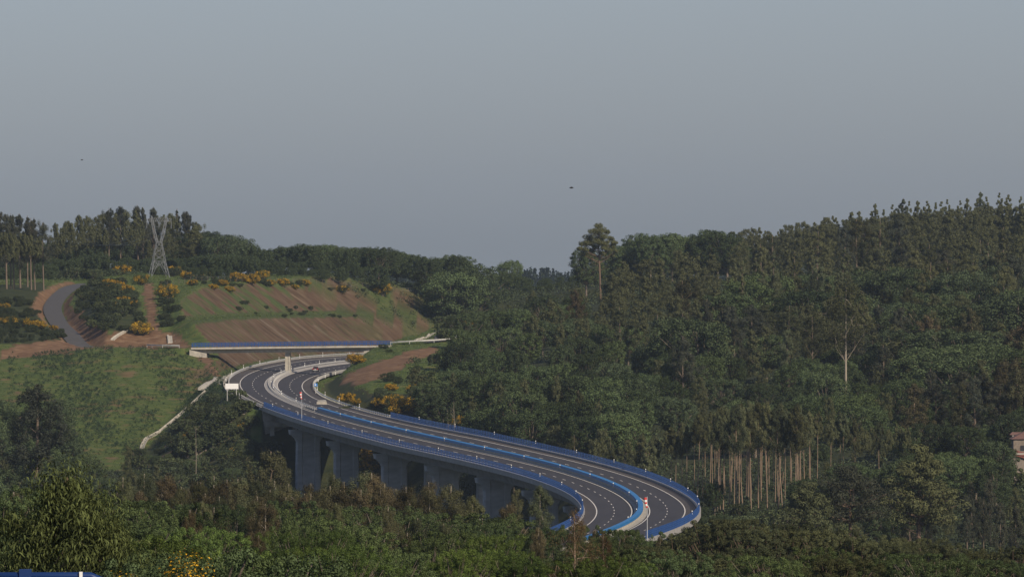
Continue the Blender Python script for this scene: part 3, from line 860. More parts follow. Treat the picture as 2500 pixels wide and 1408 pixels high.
for x in (-4.3, 0, 4.3):
    mb = MB(); mb.tube([(x, 0, H * .91), (x, 0, H * .91 - 2.2)], .07, 6)
    for z in np.arange(.3, 2.1, .25): mb.tube([(x, 0, H * .91 - z), (x, 0, H * .91 - z - .08)], .16, 8)
    mb.build('insulator', M['lattice'], pyl)
for x, nm in ((-4.3, 'left'), (0, 'middle'), (4.3, 'right')):
    p0 = Vector(pb) + Vector((x, 0, H * .91 - 2.2)); mb = MB(); w = []
    for k in range(25):
        t = k / 24; w.append(tuple(p0.lerp(Vector((p0.x - 60, p0.y + 500, p0.z + 2)), t) - Vector((0, 0, 14 * t * (1 - t) * 2)) - p0))
    mb.tube(w, .025, 4); w = []
    for k in range(25):
        t = k / 24; w.append(tuple(p0.lerp(Vector((p0.x + 110, p0.y - 700, p0.z + 6)), t) - Vector((0, 0, 20 * t * (1 - t) * 2)) - p0))
    o = mb.build('power_line', M['steel'], None, p0); tag(o, 'thin power wire hanging from the %s insulator of the pylon' % nm, 'power line')

# ------------------------------------------------------------------ trees and plants
def leaves(C, R, n, size, up=.35, aspect=.55, droop=0.0, shell=.55, flat=None):
    """leaf sprays: n rhombs per clump (centres C, radii R) -> verts, quads"""
    C = np.repeat(np.asarray(C, float), n, 0); R = np.repeat(np.asarray(R, float), n, 0)
    N_ = len(C)
    d = RNG.normal(size=(N_, 3)); d /= np.linalg.norm(d, axis=1)[:, None]
    rad = shell + (1 - shell) * RNG.random(N_) ** .6
    rad *= np.where(RNG.random(N_) < .12, 1.18, 1.0)
    P = C + d * R * rad[:, None]
    nrm = d * 1.1 + RNG.normal(size=(N_, 3)) * .38 + np.array([0, 0, up]); nrm /= np.linalg.norm(nrm, axis=1)[:, None]
    t = RNG.normal(size=(N_, 3)); t[:, 2] -= droop * 2.2
    t -= nrm * (t * nrm).sum(1)[:, None]; t /= np.linalg.norm(t, axis=1)[:, None] + 1e-9
    b = np.cross(nrm, t)
    s = size * (.65 + .7 * RNG.random(N_))[:, None]
    bend = nrm * s * .18
    V = np.stack([P - t * s * .5 - bend * .5, P + b * s * aspect * .5 + bend, P + t * s * .5 - bend * .5, P - b * s * aspect * .5 + bend], 1)
    return V.reshape(-1, 3)


def leaf_mesh(name, Vs, mat):
    V = np.concatenate(Vs); n = len(V) // 4
    return mesh_np(name, V, np.arange(n * 4).reshape(n, 4), mat)


def limb(mb, p, d, L, r, n=4, bend=.25, sides=5):
    """one crooked branch; returns its end"""
    p = Vector(p); d = Vector(d).normalized(); pts = [p.copy()]; rr = [r]
    for k in range(n):
        d = (d + Vector((random.gauss(0, bend), random.gauss(0, bend), random.gauss(0, bend) + .06))).normalized()
        p = p + d * (L / n); pts.append(p.copy()); rr.append(max(.015, r * (1 - .8 * (k + 1) / n)))
    mb.tube(pts, rr, sides, cap=False)
    return p, pts


PROTO = {}


def proto(name, crown, trunk, H0): PROTO[name] = (crown, trunk, H0)


def make_euc(key, seed, mat, bark, H=24., crown=.5, width=3.0, nc=70, nl=170, size=.32, droop=.5, spire=.5, shell=.15, aspect=.42, lumps=11, tr=.28, lt=1.0):
    """bare or leafy eucalyptus: a swaying stem, steep limbs and a crown of uneven hanging lumps"""
    random.seed(seed); mb = MB(); C = []; R = []
    bx, by = random.uniform(-.6, .6), random.uniform(-.6, .6)
    ax = lambda z: (bx * math.sin(z / H * 2.4), by * math.sin(z / H * 2.0))
    zs = [-.6, 0] + [H * k / 12 for k in range(1, 12)] + [H * .97]
    mb.tube([(*ax(max(z, 0)), z) for z in zs], [tr * (H / 24) * (1 - .88 * max(z, 0) / H) + .03 for z in zs], 7, cap=False)
    z0 = H * (1 - crown); per = max(3, nc // lumps)
    for k in range(lumps):
        f = (k + random.random() * .8) / lumps                       # 0 bottom .. 1 top
        prof = math.sin(min(1, (f + .22) / .55) * math.pi / 2) * max(.05, 1 - max(0, f - .40) / .62) ** spire
        z = z0 + (H - z0) * (.06 + .86 * f); x, y = ax(z)
        a = k * 2.399 + random.uniform(-.7, .7); w = width * prof * random.uniform(.35, .85) * (0 if f > .93 else 1)
        L = Vector((x + math.cos(a) * w, y + math.sin(a) * w, z)); tip = spire > .8; lr = width * ((.10 + .52 * prof) if tip else (.30 + .34 * prof)) * random.uniform(.75, 1.1)
        sz = max(z - w * random.uniform(.9, 1.8) - .4, z0 * .8); s = Vector((*ax(sz), sz))
        mid = s.lerp(L, .55) + Vector((random.gauss(0, .2), random.gauss(0, .2), .1))
        mb.tube([s, mid, L], [.10 * lt * (1.25 - f), .065 * lt * (1.25 - f), .03 * lt], 5, cap=False)
        for j in range(per):
            d = Vector((random.gauss(0, 1), random.gauss(0, 1), random.gauss(0, 1))).normalized() * lr * random.uniform(.45, 1.0)
            c = L + Vector((d.x, d.y, d.z * 1.05)); c.z = min(c.z, H - .35)
            if j % 3 == 0: mb.tube([L, L.lerp(c, .6) + Vector((0, 0, .1)), c], [.04, .025, .012], 3, cap=False)
            C.append(c); r = random.uniform(.55, .95) * (width / 3) ** .6 * (1.1 - .35 * f) * ((.45 + .55 * prof) if tip else 1); R.append((r, r, r * random.uniform(1.0, 1.8)))
    for k in range(5):                                        # dead side twigs below the crown
        z = random.uniform(z0 * .45, z0); a = random.random() * 6.28
        limb(mb, (*ax(z), z), (math.cos(a), math.sin(a), .5), random.uniform(.8, 2.2), .035, 3, .2, 3)
    V = leaves(C, R, nl, size, up=.3, aspect=aspect, droop=droop, shell=shell)
    cm = leaf_mesh(key + '_crown', [V], mat)
    o = mb.build('t', bark, smooth=True); tm = o.data; bpy.data.objects.remove(o)
    proto(key, cm, tm, H)


def make_lone_pine(key, seed, mat, bark):
    random.seed(seed); mb = MB(); C = []; R = []; H = 17.0
    pads = [(0, 16.5, 1.1), (-1.5, 15.4, 1.2), (1.0, 15.6, 1.2), (2.7, 15.3, 1.0), (-2.9, 14.1, 1.3), (-.4, 14.3, 1.6), (1.8, 14.0, 1.4), (3.7, 13.8, 1.0), (-4.3, 12.7, 1.2), (-2.2, 12.8, 1.5), (.6, 12.9, 1.2),
            (5.2, 12.9, .8), (4.4, 12.1, 1.0), (-5.5, 11.6, .9), (-3.8, 11.4, 1.1), (-1.8, 11.2, 1.0), (3.3, 11.3, .9), (5.0, 11.0, .7), (1.9, 11.8, .9), (-.6, 12.0, 1.0), (-4.4, 10.4, .8), (-2.4, 10.0, .9), (1.2, 10.6, .8), (3.9, 10.2, .8), (-.2, 13.4, 1.5), (2.2, 12.8, 1.3), (-3.2, 12.9, 1.2), (0, 15.3, 1.5)]
    sx = lambda z: .75 - .045 * z
    mb.tube([(sx(z), 0, z) for z in (-.6, 0, 3, 6, 9, 12, 14.5, 16.2)], [.36, .33, .29, .26, .22, .16, .10, .04], 8, cap=False)
    for x, z, r in pads:
        for rep in range(2):
            yy = random.uniform(-1, 1) * max(1.2, 3.4 - abs(x) * .4); s = Vector((sx(z - 1.0), 0, z - 1.2 - .14 * abs(x))); e = Vector((x * random.uniform(.85, 1.0), yy, z - .2))
            mb.tube([s, s.lerp(e, .5) + Vector((0, 0, -.15)), e], [.11, .07, .03], 5, cap=False)
            for j in range(4):
                C.append(e + Vector((random.uniform(-.7, .7) * r, random.uniform(-.7, .7) * r, random.uniform(-.15, .4) * r))); q = r * random.uniform(.45, .70); R.append((q * 1.1, q * 1.1, q * .7))
    for k in range(16):
        z = random.uniform(6.5, 10.5); a = random.random() * 6.28
        limb(mb, (sx(z), 0, z), (math.cos(a), math.sin(a), .25), random.uniform(1.2, 3.0), .06, 3, .15, 4)
    cm = leaf_mesh(key + '_crown', [leaves(C, R, 110, .34, up=.7, aspect=.3, shell=.4)], mat)
    o = mb.build('t', bark, smooth=True); tm = o.data; bpy.data.objects.remove(o)
    proto(key, cm, tm, H)


def make_oak(key, seed, mat, bark, H=13., width=4.6, nc=120, nl=120, size=.30, base=.16, lumps=.28, top=.5, rc=.86, aspect=.62, depth=.30):
    random.seed(seed); mb = MB(); C = []; R = []
    zt = H * (base + .18)
    mb.tube([(0, 0, -.6), (.05, 0, 0), (.1, .1, zt * .6), (.0, .15, zt)], [.42, .36, .27, .22], 8, cap=False)
    cz = H * (base + (1 - base) * .5); rz = H * (1 - base) * .5
    big = [(random.random() * 6.28, random.uniform(-.2, 1.3)) for _ in range(9)]
    lump = [(random.random() * 6.28, random.uniform(-.5, .9), random.uniform(.12, lumps)) for _ in range(7)]
    for k in range(nc):
        g = (k + .5) / nc; el = math.asin(max(-1, min(1, 1 - 1.75 * g))); a = k * 2.399 + random.uniform(-.4, .4)
        q = 1 + sum(m_ * math.exp(-((math.cos(a - la) - 1) ** 2) * 3 - (el - le) ** 2 * 2.5) for la, le, m_ in lump) - random.uniform(0, depth)
        w = width * q * math.cos(el) ** top
        z = cz + rz * q * math.sin(el) * .92
        r = random.uniform(.65, 1.35) * rc * width / 4.6
        q2 = max(math.cos(el) * math.cos(le) * math.cos(a - la) + math.sin(el) * math.sin(le) for la, le in big); w *= .80 + .24 * max(0, q2) ** 6; z = cz + (z - cz) * (.84 + .18 * max(0, q2) ** 6)
        e = Vector((math.cos(a) * max(.1, w - r * .5), math.sin(a) * max(.1, w - r * .5), min(z, H - r * .6)))
        C.append(e); R.append((r * 1.12, r * 1.12, r * .85))
        if k % 2 == 0:
            s = Vector((0, .15, zt * random.uniform(.75, 1.0)))
            mid = s.lerp(e, .5) + Vector((0, 0, -.06 * H * random.random()))
            mb.tube([s, mid, e], [.12, .07, .025], 4, cap=False)
    V = leaves(C, R, nl, size, up=.40, aspect=aspect, shell=.4)
    V2 = leaves([(c.x * .5, c.y * .5, c.z * .85 + .1 * H) for c in C[::2]], [(.9 * rc, .9 * rc, .8 * rc)] * len(C[::2]), nl // 3, size, up=.3, aspect=.6)
    cm = leaf_mesh(key + '_crown', [V, V2], mat)
    o = mb.build('t', bark, smooth=True); tm = o.data; bpy.data.objects.remove(o)
    proto(key, cm, tm, H)


def make_pine(key, seed, mat, bark, H=15., width=4.2, base=.45, tiers=9, per=6, nl=120, size=.45, conical=.55, thick=.42):
    random.seed(seed); mb = MB(); C = []; R = []
    bx = random.uniform(-.6, .6)
    ax = lambda z: bx * math.sin(z / H * 2.2)
    zs = [-.6, 0] + [H * k / 8 for k in range(1, 8)] + [H * .96]
    mb.tube([(ax(max(z, 0)), 0, z) for z in zs], [.30 * H / 15 * (1 - .85 * max(z, 0) / H) + .02 for z in zs], 8, cap=False)
    for t in range(tiers):
        f = t / (tiers - 1); z = H * (base + (1 - base) * f * .97)
        w = width * ((1 - f) * conical + (1 - conical)) * (1 - f ** 3 * .75) * (.75 if t == 0 else 1)
        for k in range(per if f < .8 else per - 2):
            a = k * 6.283 / per + t * 1.3 + random.uniform(-.35, .35); ww = w * random.uniform(.55, 1.12)
            s = Vector((ax(z), 0, z - .12 * ww)); e = Vector((ax(z) + math.cos(a) * ww, math.sin(a) * ww, z + .22 * ww + random.uniform(-.3, .3)))
            mb.tube([s, s.lerp(e, .5) + Vector((0, 0, -.1)), e], [.10 * (1.15 - f), .06 * (1.15 - f), .02], 4, cap=False)
            for q in (.55, 1.0):
                c = s.lerp(e, q); C.append(c); r = random.uniform(.6, 1.0) * width / 4.2 * (.75 + .3 * q) * (1 - .3 * f); R.append((r * 1.2, r * 1.2, r * thick * 1.6))
    C.append(Vector((ax(H), 0, H * .97))); R.append((.7, .7, .8))
    for k in range(7):
        z = H * base * random.uniform(.55, 1.0); a = random.random() * 6.28
        limb(mb, (ax(z), 0, z), (math.cos(a), math.sin(a), .15), random.uniform(.8, 2.4), .04, 3, .15, 3)
    V = leaves(C, R, nl, size, up=.75, aspect=.26)
    cm = leaf_mesh(key + '_crown', [V], mat)
    o = mb.build('t', bark, smooth=True); tm = o.data; bpy.data.objects.remove(o)
    proto(key, cm, tm, H)


for i in range(3):
    make_euc('euc%d' % i, 20 + i, M['euc'], M['dark_bark'], crown=(.70, .62, .78)[i], width=(3.3, 3.9, 3.1)[i], nc=88, lumps=(11, 12, 13)[i], spire=(.55, .4, .7)[i])
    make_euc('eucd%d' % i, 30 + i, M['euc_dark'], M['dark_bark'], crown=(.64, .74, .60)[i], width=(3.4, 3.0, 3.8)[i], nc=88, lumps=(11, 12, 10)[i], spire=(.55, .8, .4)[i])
    make_euc('eucb%d' % i, 40 + i, M['euc_brown'], M['euc_bark'], H=19., crown=(.80, .86, .76)[i], width=(3.4, 3.0, 3.9)[i], nc=90, lumps=(12, 13, 11)[i], spire=(.6, .75, .4)[i])
    make_euc('eucs%d' % i, 170 + i, M['euc'], M['dark_bark'], H=25., crown=(.72, .66, .76)[i], width=(2.7, 3.0, 2.5)[i], nc=96, lumps=16, spire=(1.0, .85, 1.15)[i])
    make_euc('eucds%d' % i, 190 + i, M['euc_dark'], M['dark_bark'], H=25., crown=(.66, .60, .70)[i], width=(2.9, 3.2, 2.7)[i], nc=96, lumps=16, spire=(1.0, .85, 1.15)[i])
    make_euc('eucp%d' % i, 50 + i, M['euc'], M['euc_bark'], H=23., droop=.25, crown=(.32, .38, .35)[i], width=(2.1, 2.5, 2.3)[i], nc=54, lumps=9, tr=.14, lt=.6)
    make_oak('oak%d' % i, 60 + i, M['oak'], M['oak_bark'], H=(13., 12., 14.)[i], width=(4.8, 5.2, 4.4)[i])
    make_oak('oakb%d' % i, 70 + i, M['oak_blue'], M['oak_bark'], H=(13., 11.5, 14.)[i], width=(4.6, 5.0, 4.2)[i])
    make_oak('shrub%d' % i, 80 + i, M['shrub'], M['oak_bark'], H=3.0, width=(1.9, 2.4, 1.7)[i], nc=50, nl=50, size=.26, base=.0, top=.4)
    make_pine('pine%d' % i, 90 + i, M['pine'], M['pine_bark'], conical=(.55, .75, .4)[i], base=(.45, .35, .5)[i])
for i in range(2):
    make_oak('noak%d' % i, 100 + i, M['oak_bright'], M['oak_bark'], H=11., width=(4.6, 5.2)[i], nc=300, nl=190, size=.14, base=.08, lumps=.5, rc=.42, depth=.5)
    make_oak('ndoak%d' % i, 110 + i, M['near_oak'], M['oak_bark'], H=11., width=(4.4, 5.0)[i], nc=280, nl=190, size=.15, base=.06, lumps=.5, rc=.44, depth=.5)
    make_oak('npine%d' % i, 120 + i, M['pine'], M['pine_bark'], H=10., width=(2.9, 3.4)[i], nc=230, nl=150, size=.24, base=.06, lumps=.5, top=.75, rc=.50, aspect=.22, depth=.5)
    make_euc('neucb%d' % i, 130 + i, M['euc_brown'], M['pale_bark'], H=17., crown=(.86, .80)[i], width=(3.0, 3.6)[i], nc=110, nl=320, size=.17, lumps=13)
    make_euc('neucg%d' % i, 180 + i, M['euc'], M['pale_bark'], H=17., crown=(.86, .80)[i], width=(2.8, 3.4)[i], nc=110, nl=320, size=.17, lumps=13, spire=.7)
    make_oak('nshrub%d' % i, 140 + i, M['oak'], M['oak_bark'], H=4.0, width=(2.4, 2.9)[i], nc=200, nl=190, size=.08, base=.0, top=.4, rc=.42, depth=.5)
make_euc('redeuc', 150, M['euc_red'], M['euc_bark'], H=13., crown=.9, width=3.0, nc=70, nl=150, size=.17, droop=.9, aspect=.3, lumps=12)
make_euc('youngeuc', 151, M['young_euc'], M['euc_bark'], H=6.5, crown=.98, width=2.0, nc=130, nl=330, size=.20, droop=1.6, spire=.45, aspect=.17, shell=.2, lumps=24)
make_euc('whiteeuc', 152, M['euc'], M['pale_bark'], H=24., crown=.46, width=4.2, nc=90, nl=110, size=.32, lumps=12, spire=.4, tr=.20, lt=.42)
make_lone_pine('lonepine', 153, M['pine'], M['pine_bark'])
make_pine('flatpine', 154, M['euc_dark'], M['pine_bark'], H=11., width=4.4, base=.62, tiers=4, per=8, nl=130, size=.34, conical=.35, thick=.5)


def make_broom(key, seed, fl, H=2.6, W=1.7, nl=70, size=.22):
    random.seed(seed); C = []; R = []; FC = []; FR = []; mb = MB()
    for k in range(40):
        a = k * 2.399; w = W * math.sqrt((k + .5) / 40) * random.uniform(.85, 1.1); w *= random.uniform(.7, 1.15); z = H * (.25 + .7 * math.sqrt(max(0, 1 - min(1, w / W) ** 2 * .9))) * random.uniform(.6, 1.1)
        mb.tube([(random.gauss(0, .12), random.gauss(0, .12), -.2), (math.cos(a) * w * .5, math.sin(a) * w * .5, z * .6), (math.cos(a) * w, math.sin(a) * w, z)], [.035, .025, .012], 3, cap=False)
        for t in (.55, .85, 1.0):
            c = (math.cos(a) * w * t, math.sin(a) * w * t, z * t * .95); r = .36 * W / 1.7
            C.append(c); R.append((r, r, r * 1.3))
            if t > .5 and random.random() < fl: FC.append((c[0], c[1], c[2] + .12)); FR.append((r * 1.05, r * 1.05, r * 1.25))
    cm = leaf_mesh(key + '_crown', [leaves(C, R, nl // 2, size, up=.5, aspect=.25)], M['broom'])
    fm = leaf_mesh(key + '_bloom', [leaves(FC, FR, nl, size * .7, up=.6, aspect=.5, shell=.3)], M['flower'])
    o = mb.build('t', M['oak_bark']); tm = o.data; bpy.data.objects.remove(o)
    PROTO[key] = (cm, tm, H, fm)


make_broom('broom0', 160, .40); make_broom('broom1', 161, .20); make_broom('broom2', 162, .16, W=2.1)
make_broom('nbroom', 163, .07, H=2.6, W=1.7, nl=420, size=.075); make_broom('nbroomy', 164, .12, H=2.6, W=1.7, nl=420, size=.060)

COUNT = {}
SPILL = {}
PLACED = []


def plant(key, u, Y, h, label, group, name, cat, wide=1.0):
    x_, r_ = (u - CX) * Y / F, Y
    if Y > 2300 and cat == 'tree' and (np.min(np.hypot(CL[:, 0] - x_, CL[:, 1] - Y)) < 17 or sampled(CUT, np.array([u]), np.array([Y]))[0] > 0 or sampled(LANE_D, np.array([u]), np.array([Y]))[0] < 4.5): return
    ty_ = Y0 - (float(ground(u, Y)[0]) + h) * F / Y
    if key != 'whiteeuc' and 2034 < u < 2098 and 1700 < Y < 2330 and 700 < ty_ < 945: return
    if 2436 < u < 2560 and 1700 < Y < 2010 and ty_ < 1120 and cat == 'tree': return
    PLACED.append((key, u, Y, h, label, group, name, cat, wide, random.uniform(0, 6.28)))


def plant_all(limit=296):
    """every tree and shrub a thing of its own; only the smallest-looking ones beyond the limit of a kind share one mass"""
    spill = {}
    for kind, nm, mk in (('eucalyptus_tree', 'eucalyptus_wood', 'euc'), ('oak_tree', 'oak_wood', 'oak_blue'), ('shrub', 'scrub', 'shrub')):
        L = sorted([p for p in PLACED if p[6] == kind], key=lambda p: p[3] / p[2] if p[5] else 9, reverse=True)
        for p in L[limit:]: spill[id(p)] = (nm, mk)
    V = {}
    for p in PLACED:
        key, u, Y, h, label, group, name, cat, wide, rz = p
        cr, tr, H0 = PROTO[key][:3]
        q = gpt(u, Y); s_ = h / H0; w_ = s_ * wide
        if id(p) in spill:
            n = len(cr.vertices); a = np.zeros(n * 3, np.float32); cr.vertices.foreach_get('co', a); a = a.reshape(-1, 4, 3)[::2]
            c = a.mean(1, keepdims=True); a = (c + (a - c) * 1.35) * np.array([w_, w_, s_])
            ca, sa = math.cos(rz), math.sin(rz)
            a = np.stack([a[..., 0] * ca - a[..., 1] * sa + q[0], a[..., 0] * sa + a[..., 1] * ca + q[1], a[..., 2] + q[2] - .1], -1)
            V.setdefault(spill[id(p)], []).append(a.reshape(-1, 3)); continue
        e = empty(name, (q[0], q[1], q[2] - .1), 0 if key == 'lonepine' else rz); e.scale = (w_, w_, s_)
        for nm, me in (('crown', cr), ('trunk', tr)) + ((('blossom', PROTO[key][3]),) if len(PROTO[key]) > 3 else ()):
            o = bpy.data.objects.new(nm, me); COL.objects.link(o); o.parent = e
        tag(e, label, cat, group)
        COUNT[name] = COUNT.get(name, 0) + 1
    for (nm, mk), L in V.items():
        tag(link(nm, leaf_mesh(nm, L, M[mk])), kind='stuff')


KIND = {'euc': ('eucalyptus_tree', 'tree'), 'neuc': ('eucalyptus_tree', 'tree'), 'rede': ('eucalyptus_tree', 'tree'), 'youn': ('eucalyptus_tree', 'tree'), 'whit': ('eucalyptus_tree', 'tree'),
        'oak': ('oak_tree', 'tree'), 'noak': ('oak_tree', 'tree'), 'ndoa': ('oak_tree', 'tree'), 'pine': ('pine_tree', 'tree'), 'npin': ('pine_tree', 'tree'), 'lone': ('pine_tree', 'tree'), 'flat': ('pine_tree', 'tree'),
        'shru': ('shrub', 'shrub'), 'nshr': ('shrub', 'shrub'), 'broo': ('broom_shrub', 'shrub'), 'nbro': ('broom_shrub', 'shrub')}


def kind_of(key):
    for k in sorted(KIND, key=len, reverse=True):
        if key.startswith(k): return KIND[k]


def top_solve(u, yt, h, lo, hi):
    """distance at which a plant of height h standing on the ground tops out at row yt"""
    Ys = np.arange(lo, hi, 6.0); yi = Y0 - (ground(u, Ys) + h) * F / Ys
    k = np.where(yi <= yt)[0]
    return float(Ys[k[0]]) if len(k) else None


def stand(keys, poly, spacing, hr, lo, hi, label, wide=(.85, 1.2), seed=0, yscale=.8):
    """a stand of trees whose tops fill the plot 'poly' (photo points); each is planted on the ground below its top"""
    r = random.Random(seed + int(poly[0][0] * 7 + poly[0][1]))
    xs = [p[0] for p in poly]; ys = [p[1] for p in poly]; got = []; tries = 0
    area = (max(xs) - min(xs)) * (max(ys) - min(ys)); nmax = int(area / (spacing * spacing * yscale) * 6) + 30
    while tries < nmax:
        tries += 1
        u, y = r.uniform(min(xs), max(xs)), r.uniform(min(ys), max(ys))
        if not inpoly(np.array([u]), np.array([y]), poly)[0]: continue
        if any(abs(u - a) < spacing and abs(y - b) < spacing * yscale for a, b in got): continue
        h = r.uniform(*hr); Y = top_solve(u, y, h, lo, hi)
        if Y is None: continue
        got.append((u, y)); k = r.choice(keys); nm, ct = kind_of(k)
        plant(k, u, Y, h, 'one of the ' + label, label, nm, ct, r.uniform(*wide))
    return len(got)


def row(keys, us, tops, Yr, label, wide=(.85, 1.15), hmin=5, hmax=32, seed=1, jit=4, unique=None):
    """trees at columns us whose tops follow a skyline given as (u, y) points"""
    r = random.Random(seed + int(us[0])); tu = [t[0] for t in tops]; ty = [t[1] for t in tops]
    for u in us:
        Y = r.uniform(*Yr); y = np.interp(u, tu, ty) + r.uniform(-jit, jit)
        h = (Y0 - y) * Y / F - float(ground(u, Y)[0]); h = max(hmin, min(hmax, h))
        k = r.choice(keys); nm, ct = kind_of(k)
        plant(k, u, Y, h, 'one of the ' + label, label, nm, ct, r.uniform(*wide))


def one(key, u, yt, Y, label, h=None, wide=1.0, group=None):
    """a single plant with a label of its own; its top at row yt"""
    hh = h or (Y0 - yt) * Y / F - float(ground(u, Y)[0])
    nm, ct = kind_of(key); return plant(key, u, Y, hh, label, group, nm, ct, wide)


def span(a, b, step, j=.35, seed=0):
    r = random.Random(seed + int(a)); x = a; o = []
    while x < b: o.append(x + r.uniform(-j, j) * step); x += step
    return o


EDS, ES, E3, ED, EB, EP, OK_, OB, PI, SH = [[k + str(i) for i in range(3)] for k in ('eucds', 'eucs', 'euc', 'eucd', 'eucb', 'eucp', 'oak', 'oakb', 'pine', 'shrub')]
# --- left hill
SKY_L = [(-60, 512), (0, 512), (20, 512), (65, 515), (105, 530), (120, 545), (150, 540), (220, 512), (260, 508), (330, 500), (365, 508), (450, 516), (480, 540), (500, 570)]
row(ED + EDS, span(-40, 108, 13), [(a, b + 4) for a, b in SKY_L], (2990, 3060), 'eucalyptus with bare pale trunks in the dense stand at the left edge', hmax=28)
row(EP, span(-40, 100, 13, seed=3), [(-60, 560), (110, 580)], (2960, 2985), 'slim front-row eucalyptus of the stand at the left edge', wide=(.7, .9))
row(EDS + ED, span(128, 345, 13, j=.5), SKY_L, (3380, 3480), 'eucalyptus on the left skyline between the edge stand and the pylon', jit=9)
row(EP, span(150, 350, 22, seed=5), [(100, 560), (360, 550)], (3320, 3370), 'front eucalyptus showing bare trunks left of the pylon', wide=(.7, .95), jit=14)
row(ED + EDS, span(345, 492, 13, j=.5), SKY_L, (3380, 3460), 'tall dark eucalyptus on the skyline behind the pylon', jit=11)
row(ED, span(350, 490, 22, seed=2), [(300, 570), (500, 600)], (3320, 3360), 'lower dark eucalyptus in front of the pylon skyline trees', jit=12)
row(OB, span(-60, 520, 18, seed=11), [(-60, 600), (130, 600), (350, 585), (520, 600)], (3520, 3580), 'dark wood seen between the eucalyptus trunks on the left hill', hmin=4, jit=8)
row(OB, span(-60, 125, 20, seed=12), [(-60, 640), (130, 655)], (3090, 3130), 'dark bushes behind the trunks at the left edge', hmin=3, jit=10)
row(OB, span(60, 130, 9, seed=51), [(60, 640), (130, 645)], (3135, 3150), 'dark bushes right of the trunks at the left edge', hmin=2, jit=4)
one('pine0', 476, 556, 3270, 'broad pine with an orange trunk just right of the pylon')
row(OB, span(115, 480, 14, seed=7), [(100, 640), (250, 618), (300, 650), (480, 630)], (3260, 3300), 'dark rounded bushes and oaks below the left hill eucalyptus', hmin=3, jit=8)
row(OB, span(300, 430, 14, seed=31), [(300, 628), (430, 632)], (3290, 3320), 'dark bushes closing the gap left of the pylon', hmin=3, jit=5)
row(OB, span(470, 570, 14, seed=32), [(470, 648), (570, 655)], (3165, 3190), 'dark bushes behind the brooms right of the pylon', hmin=2, jit=5)
row(OB, span(640, 860, 13, seed=33), [(640, 655), (860, 660)], (3165, 3178), 'low dark trees behind the brooms on the crest', hmin=2, jit=4)
row(SH + OB, span(355, 430, 9), [(350, 650), (430, 652)], (3125, 3170), 'low bushes behind the legs of the pylon', hmin=1.5, jit=4)
row(OB + SH, span(170, 300, 20), [(170, 655), (300, 655)], (3180, 3240), 'low dark thicket behind the green verge on the left hill', hmin=2.0, jit=3)
row(OB, span(488, 640, 17), [(488, 565), (530, 578), (590, 597), (640, 620)], (3260, 3330), 'dark round trees on the slope right of the pylon', hmin=4, jit=5)
row(OB + OK_, span(500, 650, 22, seed=4), [(488, 610), (590, 628), (660, 640)], (3200, 3240), 'front trees on the slope right of the pylon', hmin=4, jit=8)
SKY_M = [(630, 618), (660, 608), (700, 602), (760, 598), (850, 604), (900, 602), (950, 610), (1000, 617), (1040, 628), (1075, 630), (1110, 620), (1140, 632), (1165, 655)]
row(OB + OK_, span(645, 1160, 22), SKY_M, (3230, 3300), 'oaks on the skyline above the brown cutting', hmin=6, jit=4)
row(OB + OK_, span(650, 1160, 30, seed=3), [(640, 640), (1100, 660), (1170, 680)], (3180, 3215), 'front oaks of the wood above the brown cutting', hmin=5, jit=8)
row(OB, span(800, 1180, 26, seed=8), [(780, 675), (1180, 705)], (3140, 3170), 'bushy trees at the foot of the wood above the cutting', hmin=3, jit=6)
# --- the saddle and the lone pine
one('oak1', 1243, 634, 3500, 'isolated rounded tree standing out in the saddle of the skyline', wide=.8)
row(OB, span(1160, 1420, 26, seed=2), [(1160, 668), (1240, 665), (1300, 685), (1420, 690)], (3420, 3520), 'low trees across the saddle left of the lone pine', hmin=4, jit=5)
row(OK_, span(1290, 1440, 24, seed=2), [(1290, 694), (1440, 690)], (3350, 3400), 'pale green trees in the saddle below the lone pine', hmin=2.5, jit=4)
one('lonepine', 1460, 545, 3080, 'lone tall pine with a bare trunk standing above the skyline', wide=.80)
one('oakb2', 1432, 605, 3140, 'dark leafy oak just behind the lone pine trunk')
one('oakb0', 1412, 640, 3160, 'smaller dark oak left of the lone pine trunk', wide=.7)
# --- right hill
SKY_R = [(1490, 612), (1510, 600), (1545, 582), (1600, 570), (1680, 574), (1750, 557), (1800, 566), (1830, 553), (1900, 549), (1950, 540), (2030, 524), (2060, 510), (2100, 503), (2150, 492), (2230, 486), (2300, 488), (2380, 474), (2480, 467), (2600, 460)]
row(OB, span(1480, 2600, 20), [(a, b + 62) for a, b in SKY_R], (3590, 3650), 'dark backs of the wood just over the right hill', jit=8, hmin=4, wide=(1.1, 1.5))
row(OB, span(1800, 2600, 22, seed=41), [(a, b + 100) for a, b in SKY_R], (3570, 3600), 'low dark undergrowth trees just over the right hill', jit=8, hmin=3, wide=(1.3, 1.7))
row(SH, span(2000, 2600, 13, seed=61), [(a, b + 112) for a, b in SKY_R], (3560, 3575), 'bushes just over the crest of the right hill', jit=6, hmin=4, wide=(1.3, 1.8))
row(OK_, span(1490, 1790, 24), SKY_R, (3300, 3380), 'fresh green oaks on the skyline right of the lone pine', hmin=6, jit=5)
row(E3 + ES, span(1790, 2050, 13, j=.5), SKY_R, (3440, 3560), 'eucalyptus on the skyline at the middle of the right hill', jit=8, wide=(.9, 1.2))
row(ES, span(2050, 2300, 19, j=.6, seed=5), SKY_R, (3440, 3560), 'spiky eucalyptus on the high skyline of the right hill', jit=12, wide=(.85, 1.1))
row(ES, span(2300, 2580, 19, j=.6, seed=6), SKY_R, (3440, 3560), 'spiky eucalyptus on the skyline at the right edge', jit=12, wide=(.85, 1.1))
